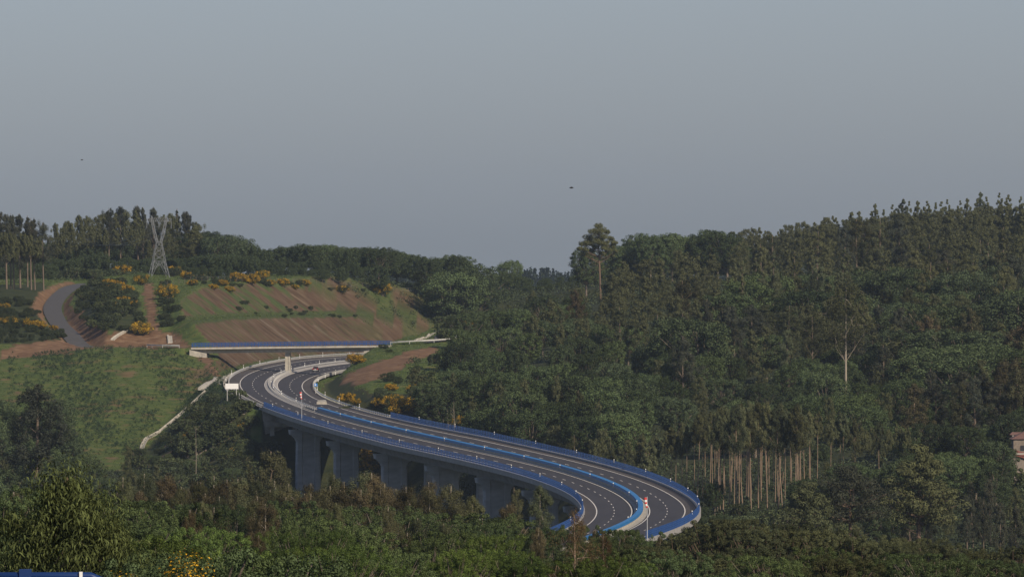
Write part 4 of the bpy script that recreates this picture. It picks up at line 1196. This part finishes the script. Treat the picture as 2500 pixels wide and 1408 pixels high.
row(E3, span(1790, 2580, 15, seed=14), [(a, b + 17) for a, b in [(1790, 566), (1950, 545), (2060, 515), (2300, 492), (2600, 468)]], (3400, 3440), 'second-row eucalyptus under the skyline of the right hill', jit=6, wide=(1.1, 1.5))
stand(E3 + ES + E3 + ['eucd0'], [(1800, 575), (2060, 530), (2250, 505), (2560, 490), (2560, 640), (2200, 650), (1800, 670)], 30, (19, 25), 2500, 3560, 'olive eucalyptus packed over the top of the right hill', wide=(1.0, 1.5))
stand(EB + E3, [(1480, 640), (1560, 615), (1800, 590), (1800, 700), (1680, 770), (1480, 760)], 34, (15, 20), 2400, 3400, 'brownish eucalyptus below the skyline oaks', wide=(1.1, 1.6))
stand(E3 + ED + PI[:1] + OB[:2] + ['oak0'], [(1660, 760), (1800, 665), (2200, 645), (2560, 640), (2560, 740), (2100, 760), (1900, 800), (1660, 830)], 36, (16, 22), 2350, 3300, 'eucalyptus and pines in the belt halfway up the right hill', wide=(1.0, 1.6))
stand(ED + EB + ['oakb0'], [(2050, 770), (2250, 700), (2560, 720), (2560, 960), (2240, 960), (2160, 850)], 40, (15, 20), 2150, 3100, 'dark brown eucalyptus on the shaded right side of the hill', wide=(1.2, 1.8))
stand(OK_ + OB, [(1150, 750), (1290, 715), (1420, 720), (1480, 770), (1640, 830), (1640, 930), (1080, 930), (1080, 830)], 42, (11, 14), 2280, 3100, 'green oaks covering the slope right of the overpass')
stand(EB, [(1290, 700), (1400, 690), (1480, 720), (1480, 800), (1300, 790)], 44, (13, 16), 2400, 3100, 'thin brown eucalyptus among oaks below the lone pine', wide=(1.0, 1.5))
stand(OK_ + OB + ['euc1'], [(1600, 830), (1900, 800), (2160, 850), (2200, 960), (1900, 990), (1560, 980), (1500, 920)], 44, (11, 14), 2100, 2900, 'oaks in the middle of the right hill')
stand(OK_, [(1960, 840), (2200, 850), (2300, 960), (2500, 940), (2560, 1000), (2100, 1010), (1960, 960)], 50, (10, 13), 2050, 2800, 'fresh green oaks round the tall bare eucalyptus trunk')
stand(E3 + EB + OB + OK_, [(1000, 900), (1560, 920), (1560, 1040), (1560, 1110), (1420, 1080), (1280, 1030), (1080, 985)], 36, (12, 17), 2080, 2700, 'grey green trees close behind the straight of the viaduct')
one('whiteeuc', 2066, 690, 2330, 'tall eucalyptus with a long bare pale trunk on the right hill', wide=1.15)
one('eucb2', 2440, 610, 2950, 'large pale-crowned eucalyptus standing above its neighbours at the right edge', wide=1.5)
one('eucb0', 1410, 705, 2700, 'small brown tree with a short orange trunk below the lone pine')
# --- bare-trunk stand behind the near bend
row(EP, span(1560, 1765, 10, j=.7), [(1560, 1075), (1640, 1050), (1700, 1010), (1760, 1000)], (2010, 2080), 'slim eucalyptus trunks just behind the near bend of the viaduct', jit=14, wide=(.75, 1.0))
row(EP, span(1745, 1965, 8, j=.9), [(1760, 1005), (1850, 985), (1960, 1000)], (1940, 2030), 'tall orange-trunked eucalyptus in the stand right of the near bend', jit=14, wide=(.75, 1.0), hmax=27)
row(EP, span(1770, 1975, 10, j=.9, seed=9), [(1760, 1010), (1970, 1010)], (2030, 2080), 'back-row eucalyptus of the orange-trunked stand', jit=14, wide=(.75, 1.0))
row(EP, span(1975, 2225, 14, j=.7), [(1970, 1010), (2210, 1050)], (2030, 2090), 'whitish-trunked eucalyptus right of the orange-trunked stand', jit=16, wide=(.7, .9))
stand(SH + ['oak1', 'oakb1'], [(1700, 1235), (1960, 1215), (2000, 1270), (1720, 1300)], 30, (3, 6), 1700, 2050, 'round bushes at the foot of the orange-trunked stand')
one('oak0', 1745, 1165, 1960, 'round green oak hiding trunk bases beside the near bend', h=8, wide=.75)
# --- lower right
stand(OK_ + OB + ED, [(1960, 1075), (2200, 1060), (2440, 1110), (2440, 1180), (1960, 1170)], 44, (6, 10), 1700, 2200, 'trees filling the hollow between the orange trunks and the farmhouse')
stand(OK_ + OB, [(2180, 1020), (2330, 1000), (2440, 1040), (2440, 1130), (2180, 1150)], 52, (9, 12), 1800, 2200, 'rounded oaks left of the farmhouse')
stand(OK_ + OB, [(2450, 960), (2560, 960), (2560, 1030), (2450, 1030)], 52, (9, 12), 2080, 2400, 'oaks above the farmhouse')
stand(OB + PI, [(1950, 1130), (2180, 1120), (2200, 1260), (1950, 1270)], 50, (8, 11), 1500, 1950, 'dark trees around the flat-topped pine at lower right')
stand(ED, [(2200, 1120), (2560, 1150), (2560, 1230), (2200, 1220)], 34, (12, 15), 1350, 1850, 'slender dark eucalyptus grove below the farmhouse', wide=(.8, 1.0))
one('oakb1', 2428, 1075, 1960, 'rounded tree just left of the barn', wide=.8)
one('shrub1', 2492, 1128, 1900, 'dark bush in front of the barn at the right edge', h=4)
one('shrub2', 2463, 1088, 1985, 'leafy bush against the left side of the barn', h=5)
one('flatpine', 2066, 1150, 1560, 'flat-topped pine with a forked pale trunk at lower right', wide=1.05)
one('pine2', 1975, 1180, 1540, 'small dark pine with an orange trunk left of the flat-topped pine')
one('pine0', 2240, 1090, 1700, 'dark spreading pine right of the flat-topped pine', wide=1.1)
# --- left, below the plantation
one('eucd2', 78, 925, 2060, 'big dull brown eucalyptus at the left edge below the red bank', wide=1.5)
stand(OB + ED + OB, [(-60, 850), (40, 872), (110, 945), (165, 1040), (170, 1170), (-60, 1170)], 30, (11, 15), 1750, 2450, 'dark trees at the left edge beside the plantation')
stand(ED + EB + OB, [(90, 1110), (330, 1080), (420, 1120), (420, 1190), (90, 1190)], 42, (8, 13), 1600, 2300, 'grey trees at the bottom of the plantation')
# --- valley trees in front of the piers
NG, NB = ['neucg0', 'neucg1'], ['neucb0', 'neucb1']
stand(NB + NG + NB, [(280, 1185), (420, 1150), (640, 1098), (690, 1130), (720, 1168), (785, 1168), (800, 1118), (870, 1128), (910, 1165), (960, 1165), (1000, 1200), (1080, 1225), (1080, 1255), (280, 1255)], 36, (14, 19), 1250, 1900, 'brown and olive eucalyptus in the valley in front of the piers', wide=(.8, 1.25))
stand(NB + NG, [(300, 1225), (1080, 1228), (1290, 1272), (1380, 1292), (300, 1292)], 44, (13, 17), 1150, 1600, 'brown and green trees low in the valley below the viaduct', wide=(.8, 1.2))
one('euc0', 1256, 1180, 1700, 'upright green eucalyptus between the last two visible piers', wide=.9)
one('eucb2', 655, 1090, 1640, 'russet-topped eucalyptus left of the first pier')
one('neucg0', 690, 1105, 1700, 'green eucalyptus just left of the first pier base')
# --- foreground band
def belt(keys, u0, u1, step, tops, Yr, label, hmin=4, jit=14, wide=(.7, 1.05), seed=1, hmax=22):
    row(keys, span(u0, u1, step, j=.45, seed=seed), tops, Yr, label, wide=wide, hmin=hmin, jit=jit, seed=seed, hmax=hmax)


PN, DO, BO = ['npine0', 'npine1'], ['ndoak0', 'ndoak1'], ['noak0', 'noak1']
belt(PN, 1640, 2560, 46, [(1640, 1290), (1700, 1280), (1850, 1275), (2000, 1290), (2200, 1318), (2560, 1325)], (800, 980), 'dark foreground pines in a row along the lower right', wide=(.9, 1.3))
belt(PN + DO, 1500, 2560, 62, [(1500, 1325), (2560, 1365)], (620, 760), 'dark foreground pines and bushes along the bottom right edge', seed=3, wide=(.9, 1.3))
belt(DO + NB, 1180, 1660, 44, [(1180, 1280), (1330, 1280), (1450, 1288), (1560, 1294), (1660, 1292)], (900, 1040), 'foreground treetops just below the near bend of the viaduct', seed=5, jit=7)
belt(NB + DO + NG, 250, 1180, 46, [(250, 1220), (500, 1222), (800, 1232), (1000, 1250), (1180, 1272)], (950, 1150), 'brownish foreground trees across the bottom centre', seed=4, jit=20, wide=(.8, 1.2))
belt(BO + DO + NB, 430, 1460, 62, [(430, 1285), (800, 1275), (1000, 1275), (1200, 1290), (1460, 1325)], (640, 800), 'bright leafy oaks in the middle of the foreground', seed=6, jit=20)
belt(BO + BO + DO, 470, 1560, 76, [(470, 1345), (900, 1335), (1100, 1340), (1560, 1368)], (500, 600), 'bright green oak crowns at the bottom edge', seed=8, jit=16, hmin=3)
belt(DO + NB, -60, 480, 52, [(-60, 1165), (60, 1180), (120, 1205), (300, 1225), (480, 1235)], (640, 820), 'dark leafy trees at lower left', seed=9, jit=16)
belt(DO + BO, -50, 420, 64, [(-60, 1265), (330, 1285)], (440, 540), 'leafy bushes at the bottom left corner', seed=2, jit=16, hmin=3)
belt(['nshrub0', 'nshrub1'], -20, 620, 70, [(-60, 1340), (200, 1335), (480, 1330), (620, 1350)], (250, 320), 'leafy shrubs along the bottom left', seed=12, jit=12, hmin=2)
one('youngeuc', 208, 1140, 270, 'bushy young eucalyptus with hanging leaves in the left foreground', wide=1.25)
one('redeuc', 1395, 1238, 560, 'red-brown eucalyptus with orange branches at the bottom centre', wide=1.0)
one('redeuc', 1470, 1290, 540, 'smaller russet tree beside the red-brown eucalyptus', wide=.8)
for u, yt, Y, w, lab in ((250, 1405, 165, .9, 'yellow-flecked broom right of the blue rail at the bottom'), (440, 1388, 160, 1.3, 'large broom with bright yellow flowers at the bottom edge'),
                         (350, 1368, 185, 1.1, 'tall wispy green broom behind the yellow one at the bottom'), (520, 1396, 170, 1.0, 'low green broom right of the yellow one at the bottom')):
    one('nbroomy' if 'bright' in lab else 'nbroom', u, yt, Y, lab, wide=w)

# --- brooms on the slopes
BR = [(0, 'crest above the cutting', [(425, 660, 26), (455, 672, 18), (500, 664, 22), (545, 690, 16), (580, 676, 24), (612, 682, 26), (640, 672, 24), (690, 690, 20), (745, 690, 16), (470, 690, 16), (520, 700, 14), (560, 706, 16), (660, 690, 16), (720, 700, 12)]),
      (1, 'scrubby bank left of the pylon', [(300, 655, 26), (345, 682, 28), (285, 698, 24), (300, 735, 22), (265, 690, 18), (310, 705, 20), (325, 740, 16), (275, 745, 14)]),
      (2, 'slope left of the country road', [(12, 748, 18), (25, 782, 24), (60, 786, 24), (95, 792, 22), (130, 800, 14)]),
      (0, 'slope right of the viaduct start', [(848, 974, 18), (868, 990, 12), (955, 948, 14), (960, 992, 24), (985, 1004, 34), (1005, 992, 26), (1010, 950, 14), (1035, 988, 14), (1085, 1036, 16), (1112, 1040, 22), (930, 985, 18)]),
      (0, 'ground seen between the viaduct piers', [(890, 1105, 26), (905, 1125, 26), (882, 1140, 22), (915, 1150, 18), (1003, 1115, 18), (935, 1130, 16)]),
      (1, 'scrub below the left viaduct abutment', [(465, 1062, 18), (555, 1060, 16), (600, 1052, 20), (592, 1072, 18), (430, 1078, 14), (455, 1122, 16), (545, 1108, 14), (570, 1100, 16)])]
for kk, where, L_ in BR:
    for u, y, s in L_:
        Y = by_ground(u, y + s * .5, 2150, 3250); h = s / F * Y * 1.1
        plant('broom%d' % random.choice((0, 0, kk)), u, Y, h * (1.3 if 'viaduct start' in where else .95), 'one of the yellow-flowering brooms on the ' + where, 'yellow-flowering brooms on the ' + where, 'broom_shrub', 'shrub', 1.35)
for u, y, s, k, lab in ((408, 711, 36, 0, 'round yellow broom at the upper left corner of the cutting'), (344, 803, 34, 0, 'bright yellow broom above the red bank left of the overpass'),
                        (835, 706, 22, 1, 'small half-yellow broom on the middle of the cutting crest'), (932, 706, 32, 0, 'single round orange-yellow broom at the right of the cutting crest'),
                        (868, 876, 28, 0, 'yellow broom beside the right end of the overpass'), (1160, 785, 30, 1, 'yellow broom among dark shrubs right of the cutting')):
    Y = by_ground(u, y + s * .5, 2400, 3250); plant('broom%d' % k, u, Y, s / F * Y, lab, None, 'broom_shrub', 'shrub', 1.35)


# --- shrubs on the banks
def scrub(poly, n, hr, label, lo=2400, hi=3300, keys=SH, seed=0):
    r = random.Random(seed + int(poly[0][0])); xs = [p[0] for p in poly]; ys = [p[1] for p in poly]; c = 0; t = 0
    while c < n and t < n * 12:
        t += 1; u, y = r.uniform(min(xs), max(xs)), r.uniform(min(ys), max(ys))
        if not inpoly(np.array([u]), np.array([y]), poly)[0]: continue
        Y = by_ground(u, y, lo, hi); k = r.choice(keys); c += 1
        plant(k, u, Y, r.uniform(*hr), 'one of the ' + label, label, 'shrub', 'shrub', r.uniform(.9, 1.3))


scrub([(182, 765), (190, 715), (230, 685), (300, 690), (335, 740), (345, 800), (300, 812), (245, 812), (205, 790)], 110, (1.2, 2.8), 'dark gorse shrubs on the bank between lane and dirt track', 2780)
scrub([(-20, 840), (-20, 790), (60, 785), (150, 805), (165, 826), (60, 836)], 90, (.8, 2.0), 'low dark shrubs on the bank left of the country road', 2740)
scrub([(-20, 780), (-20, 735), (70, 730), (100, 770), (60, 780)], 50, (.8, 2.2), 'low shrubs below the left edge eucalyptus', 2780)
scrub([(395, 690), (480, 680), (640, 690), (800, 700), (950, 712), (950, 720), (640, 702), (470, 700), (395, 705)], 34, (1.0, 2.2), 'green shrubs along the crest of the cutting', 2900)
scrub([(385, 740), (420, 730), (450, 800), (400, 815)], 30, (.9, 2.2), 'dark bushes at the left end of the cutting', 2800)
scrub([(520, 790), (560, 735), (700, 740), (850, 760), (980, 770), (980, 778), (700, 775)], 18, (.6, 1.5), 'small bushes scattered on the upper step of the cutting', 2800)
scrub([(1070, 800), (1140, 760), (1180, 770), (1180, 830), (1075, 840)], 26, (2.2, 4.0), 'dark shrubs at the right end of the cutting', 2560, 3100, SH + ['oakb1'])
scrub([(910, 930), (960, 900), (1060, 880), (1070, 960), (1100, 1020), (960, 1010), (920, 975)], 26, (1.6, 3.0), 'dark shrubs on the slope right of the viaduct start', 2200, 2760, SH + ['oakb1'])
scrub([(400, 1080), (470, 1000), (540, 960), (590, 975), (600, 1010), (630, 1100), (520, 1130), (380, 1110)], 100, (1.6, 3.2), 'scrub shrubs below the left abutment of the viaduct', 2250, 2560)
scrub([(320, 1115), (640, 1085), (700, 1150), (640, 1195), (320, 1195)], 90, (2.0, 4.2), 'thick scrub in the gully under the viaduct end', 2100, 2460, SH + ['oakb1'])
scrub([(930, 845), (948, 840), (952, 862), (935, 866)], 3, (1.0, 1.5), 'shrubs beside the right abutment of the overpass', 2640, 2760, SH)

plant_all()
# dead tree and pale poles
def bare_tree(u, yt, Y, label, h=None):
    q = gpt(u, Y); hh = h or ((Y0 - yt) * Y / F - q[2]); e = tag(empty('dead_tree', q), label, 'tree'); mb = MB()
    mb.tube([(0, 0, -.3), (.1, 0, hh * .5), (-.05, 0, hh)], [.10, .065, .02], 6); mb.build('trunk', M['pale_bark'], e)
    mb = MB()
    for k in range(9):
        z = hh * random.uniform(.35, .95); a = random.random() * 6.28; limb(mb, (.05, 0, z), (math.cos(a), math.sin(a), .7), hh * .16, .04, 3, .2, 4)
    mb.build('branch', M['pale_bark'], e)


bare_tree(478, 1040, 2300, 'thin bare dead tree rising from the scrub below the abutment')
bare_tree(1082, 975, 2350, 'leftmost of the three thin pale trunks right of the viaduct', 9)
bare_tree(1093, 970, 2352, 'middle one of the three thin pale trunks right of the viaduct', 10)
bare_tree(1108, 972, 2350, 'rightmost of the three thin pale trunks right of the viaduct', 10)

# fence along the crest
fe = tag(empty('wire_fence', gpt(620, 3060)), 'long wire fence with pale posts along the crest of the cutting', 'fence')
FP = []
for u in np.arange(395, 1150, 14.0):
    y = np.interp(u, [395, 470, 640, 800, 950, 1050, 1150], [702, 688, 690, 698, 712, 724, 742]); FP.append(Vector(gpt(u, by_ground(u, y, 2940, 3250))))
for p in FP:
    mb = MB(); mb.box((0, 0, .85), (.09, .09, 1.9)); o = mb.build('post', M['dark_bark'], fe); o.location = p - fe.location
for h in (.7, 1.2, 1.8):
    mb = MB(); mb.tube([tuple(p - fe.location + Vector((0, 0, h))) for p in FP], .012, 3); mb.build('wire', M['steel'], fe)

# ------------------------------------------------------------------ farm at the right edge
M['stone'] = plain('stone_wall', (.20, .165, .13), .9, var=.3, scale=1.5)
M['boards'] = plain('grey_boards', (.22, .185, .15), .9, var=.35, scale=3, stretch=(4, 4, .3))
M['tiles'] = plain('red_tiles', (.20, .07, .05), .85, var=.3, scale=3)
M['old_tiles'] = plain('weathered_tiles', (.15, .085, .07), .85, var=.3, scale=3)
fq = Vector(pt(2459, 1150, 2000)); fq.z = min(fq.z, float(ground(2462, 2000)[0]) + 6)
bn = tag(empty('barn', fq, 0), 'weathered barn with a red tiled roof and boarded gable at the right edge', 'barn')
mb = MB(); mb.loft([[(0, 0, -4), (0, 0, 2.3), (2.1, 0, 3.3), (9, 0, 1.6), (9, 0, -4)], [(0, 8, -4), (0, 8, 2.3), (2.1, 8, 3.3), (9, 8, 1.6), (9, 8, -4)]]); mb.build('wall', M['boards'], bn)
mb = MB(); mb.loft([[(1.4, -.5, 3.3), (2.1, -.5, 3.7), (10, -.5, 1.3), (10, -.5, 1.0), (2.1, -.5, 3.4)], [(1.4, 8.5, 4.3), (2.1, 8.5, 4.6), (10, 8.5, 2.4), (10, 8.5, 2.1), (2.1, 8.5, 4.3)]]); mb.build('roof', M['tiles'], bn)
mb = MB(); mb.box((5.8, -.55, 3.9), (8.6, .5, .35)); mb.build('ridge_cap', M['pale_concrete'], bn)
mb = MB(); mb.box((1.05, -.04, .9), (1.6, .05, 2.1)); mb.build('door', M['boards'], bn)
hs = tag(empty('farmhouse', Vector(pt(2466, 1140, 2015)) + Vector((0, 4, 0))), 'stone farmhouse with a dark tiled roof behind the barn at the right edge', 'house')
mb = MB(); mb.box((5, 4, 1.5), (8, 8, 9.4)); mb.build('wall', M['stone'], hs)
mb = MB(); mb.loft([[(.4, -.4, 6.2), (5, 4, 8.6), (9.6, -.4, 6.2)], [(.4, 8.4, 6.2), (5, 4.2, 8.6), (9.6, 8.4, 6.2)]]); mb.build('roof', M['old_tiles'], hs)
for x in (3.0, 5.2):
    mb = MB(); mb.box((x, -.03, 4.2), (.9, .08, 1.2)); mb.build('window', M['dark'], hs)
gr = tag(empty('granary', Vector(pt(2468, 1078, 2060))), 'small raised granary with a flat tiled roof above the farmhouse', 'granary')
mb = MB(); mb.box((1.6, 1, .6), (2.6, 2, 2.0)); mb.build('body', M['boards'], gr)
mb = MB(); mb.loft([[(-.3, -.3, 1.6), (3.5, -.3, 1.6), (3.5, 2.3, 1.6), (-.3, 2.3, 1.6)], [(.3, .6, 2.2), (2.9, .6, 2.2), (2.9, 1.4, 2.2), (.3, 1.4, 2.2)]]); mb.build('roof', M['old_tiles'], gr)
for x in (.5, 2.8):
    mb = MB(); mb.box((x, -.05, -1.5), (.3, .3, 6.0)); mb.build('stilt', M['pale_concrete'], gr)

# ------------------------------------------------------------------ blue rail in the near left corner
fg = tag(empty('guard_rail', (pt(120, 1397, 78)[0], 78, pt(0, 1397, 78)[2])), 'dark blue steel bridge rail at the bottom left corner close to the camera', 'guard rail')
x0, x1 = pt(-160, 0, 78)[0] - fg.location.x, pt(222, 0, 78)[0] - fg.location.x
mb = MB(); mb.tube([(x0, 0, -.03), (x1, 0, -.03), (x1 + .09, 0, -.07)], .035, 10); mb.build('top_rail', M['navy'], fg, smooth=True)
for zc in (-.32, -.62):
    mb = MB(); mb.box(((x0 + x1) / 2, 0, zc), (x1 - x0, .06, .16)); mb.build('beam', M['navy'], fg)
for u in (-120, 62):
    mb = MB(); mb.box((pt(u, 0, 78)[0] - fg.location.x, .0, -.6), (.105, .10, 1.26)); mb.build('post', M['navy'], fg)
mb = MB(); mb.box((pt(198, 0, 78)[0] - fg.location.x, -.04, -.06), (.028, .03, .14)); mb.build('reflector', M['white'], fg)

# ------------------------------------------------------------------ birds
M['bird'] = plain('dark_feathers', (.03, .028, .026), .8)
for u, y, s, lab in ((1395, 459, 1.0, 'small dark bird gliding in the sky above the saddle'), (200, 391, .6, 'tiny dark bird high in the sky at the left')):
    e = tag(empty('bird', pt(u, y, 900)), lab, 'bird'); e.scale = (s, s, s)
    mb = MB(); mb.tube([(-.2, 0, 0), (-.1, 0, .02), (.05, 0, .02), (.17, 0, .03), (.22, 0, .03)], [.02, .06, .07, .045, .01], 8); mb.build('body', M['bird'], e, smooth=True)
    for sg in (-1, 1):
        mb = MB(); mb.loft([[(-.08, 0, .04), (.1, 0, .04), (.1, 0, .06), (-.08, 0, .06)], [(-.06, sg * .2, .10), (.08, sg * .2, .12), (.08, sg * .2, .13), (-.06, sg * .2, .115)], [(-.09, sg * .42, .05), (-.05, sg * .42, .05), (-.05, sg * .42, .055), (-.09, sg * .42, .055)]]); mb.build('wing', M['bird'], e)

# ------------------------------------------------------------------ ground cover nobody could count
def cover(name, pts, mat, n, rad, size, aspect, up, hz):
    C = np.array(pts); R = np.tile(np.array([[rad, rad, hz]]), (len(C), 1)) * (.6 + .8 * RNG.random((len(C), 1)))
    me = leaf_mesh(name, [leaves(C, R, n, size, up=up, aspect=aspect, shell=.2)], mat)
    tag(link(name, me), kind='stuff')


def field_pts(n, u0, u1, Ya, Yb, test, dz):
    u = RNG.uniform(u0, u1, n); Y = RNG.uniform(Ya, Yb, n); z = ground(u, Y); x = (u - CX) * Y / F
    k = test(u, Y, z, Y0 - z * F / Y); return np.stack([x, Y, z + dz], 1)[k]


offroad = lambda u, Y: np.min(np.abs((u[:, None] - CX) * Y[:, None] / F - CL[None, ::6, 0]) + np.abs(Y[:, None] - CL[None, ::6, 1]) * 1.0, 1) > 17
lanefree = lambda u, Y: sampled(LANE_D, u, Y) > 4
cover('grass', field_pts(26000, -60, 1150, 2380, 3240, lambda u, Y, z, y: (sampled(GRASS, u, Y) > .4) & (sampled(SOIL, u, Y) < .4) & offroad(u, Y) & lanefree(u, Y) & ~((u > 560) & (Y < 2440)), .1), M['grass'], 7, .55, .42, .3, .4, .35)
cover('sapling_plantation', field_pts(7000, 20, 560, 2400, 2730, lambda u, Y, z, y: (y < 1110) & (vnoise(u, Y, 60, 21) > -.8 + 1.4 * RNG.random(len(u))) & offroad(u, Y) & lanefree(u, Y), .5), M['sapling'], 22, .55, .30, .5, .4, .5)
cover('undergrowth', np.concatenate([field_pts(9000, 1000, 2600, 2000, 3560, lambda u, Y, z, y: offroad(u, Y) & lanefree(u, Y) & ((u > 1160) | (Y < 2600)), .8),
                                     field_pts(6000, -80, 1200, 1200, 2380, lambda u, Y, z, y: (Y < 2330) | (u < 560), .8), field_pts(9000, 1400, 2600, 1000, 2000, lambda u, Y, z, y: Y > 0, .8),
                                     field_pts(3000, -60, 1300, 3180, 3560, lambda u, Y, z, y: Y > 0, .8)]), M['under'], 22, 1.5, .6, .55, .5, 1.1)
# far dark ridge behind the saddle
C = []; R = []
for k in range(2200):
    u = random.uniform(600, 2000); Y = random.uniform(6000, 6700); h = random.uniform(9, 17) + 5 * vnoise(u, 0, 60, 31)
    q = gpt(u, Y)
    for t in (.25, .5, .72, .9):
        C.append((q[0], q[1], q[2] + h * t)); R.append((2.6 * (1.05 - t), 2.6 * (1.05 - t), h * .16))
me = leaf_mesh('far_forest', [leaves(C, R, 9, 2.2, up=.3, aspect=.6, shell=.4)], M['farwood']); tag(link('far_forest', me), kind='stuff')

# ------------------------------------------------------------------ haze, light, sky, camera
hb = MB(); hb.box((0, 6000, -180), (24000, 14000, 560))
m, nt, N, L = new_mat('haze'); out = N.new('ShaderNodeOutputMaterial'); pv = N.new('ShaderNodeVolumePrincipled')
pv.inputs['Color'].default_value = (.70, .84, 1.0, 1); pv.inputs['Density'].default_value = 2.6e-5; pv.inputs['Anisotropy'].default_value = .2
L.new(pv.outputs[0], out.inputs['Volume'])
HAZE = tag(hb.build('haze', m), kind='stuff')

sun = bpy.data.lights.new('sun', 'SUN'); sun.energy = 4.4; sun.angle = math.radians(.6); sun.color = (1.0, .86, .68)
so = bpy.data.objects.new('sun', sun); COL.objects.link(so)
hl = math.hypot(*SUN_H); sd_ = Vector((SUN_H[0] / hl * math.cos(SUN_EL), SUN_H[1] / hl * math.cos(SUN_EL), math.sin(SUN_EL)))
so.rotation_euler = sd_.to_track_quat('Z', 'Y').to_euler(); so.location = (0, 0, 200)
w = bpy.data.worlds.new('World'); SC.world = w; w.use_nodes = True; nt = w.node_tree; nt.nodes.clear()
out = nt.nodes.new('ShaderNodeOutputWorld'); bg = nt.nodes.new('ShaderNodeBackground'); sk = nt.nodes.new('ShaderNodeTexSky'); sk.sky_type = 'NISHITA'
sk.sun_disc = False; sk.sun_elevation = SUN_EL; sk.sun_rotation = math.atan2(SUN_H[0], SUN_H[1]); sk.altitude = 300; sk.air_density = 1.0; sk.dust_density = 1.0; sk.ozone_density = 1.5
hsv = nt.nodes.new('ShaderNodeHueSaturation'); hsv.inputs['Saturation'].default_value = .72
tint = nt.nodes.new('ShaderNodeVectorMath'); tint.operation = 'MULTIPLY'; tint.inputs[1].default_value = (.99, 1.09, 1.42)
nt.links.new(sk.outputs[0], hsv.inputs['Color']); nt.links.new(hsv.outputs[0], tint.inputs[0]); nt.links.new(tint.outputs[0], bg.inputs[0]); bg.inputs[1].default_value = .056
nt.links.new(bg.outputs[0], out.inputs[0])

cam = bpy.data.cameras.new('camera'); cam.sensor_width = 36; cam.lens = F / 2500 * 36; cam.clip_start = 1; cam.clip_end = 60000
co = bpy.data.objects.new('camera', cam); COL.objects.link(co); co.rotation_euler = (math.pi / 2 - math.atan((704 - Y0) / F), 0, 0); SC.camera = co
vs = SC.view_settings; vs.view_transform = 'Standard'; vs.look = 'None'; vs.exposure = 0; vs.gamma = 1
SC.cycles.max_bounces = 6; SC.cycles.diffuse_bounces = 3; SC.cycles.transmission_bounces = 3; SC.cycles.volume_bounces = 1; SC.cycles.use_denoising = True
print('COUNTS', COUNT, 'total', sum(COUNT.values()), 'piers', [round(p) for p in PIERS], 'ovY', OV_Y)
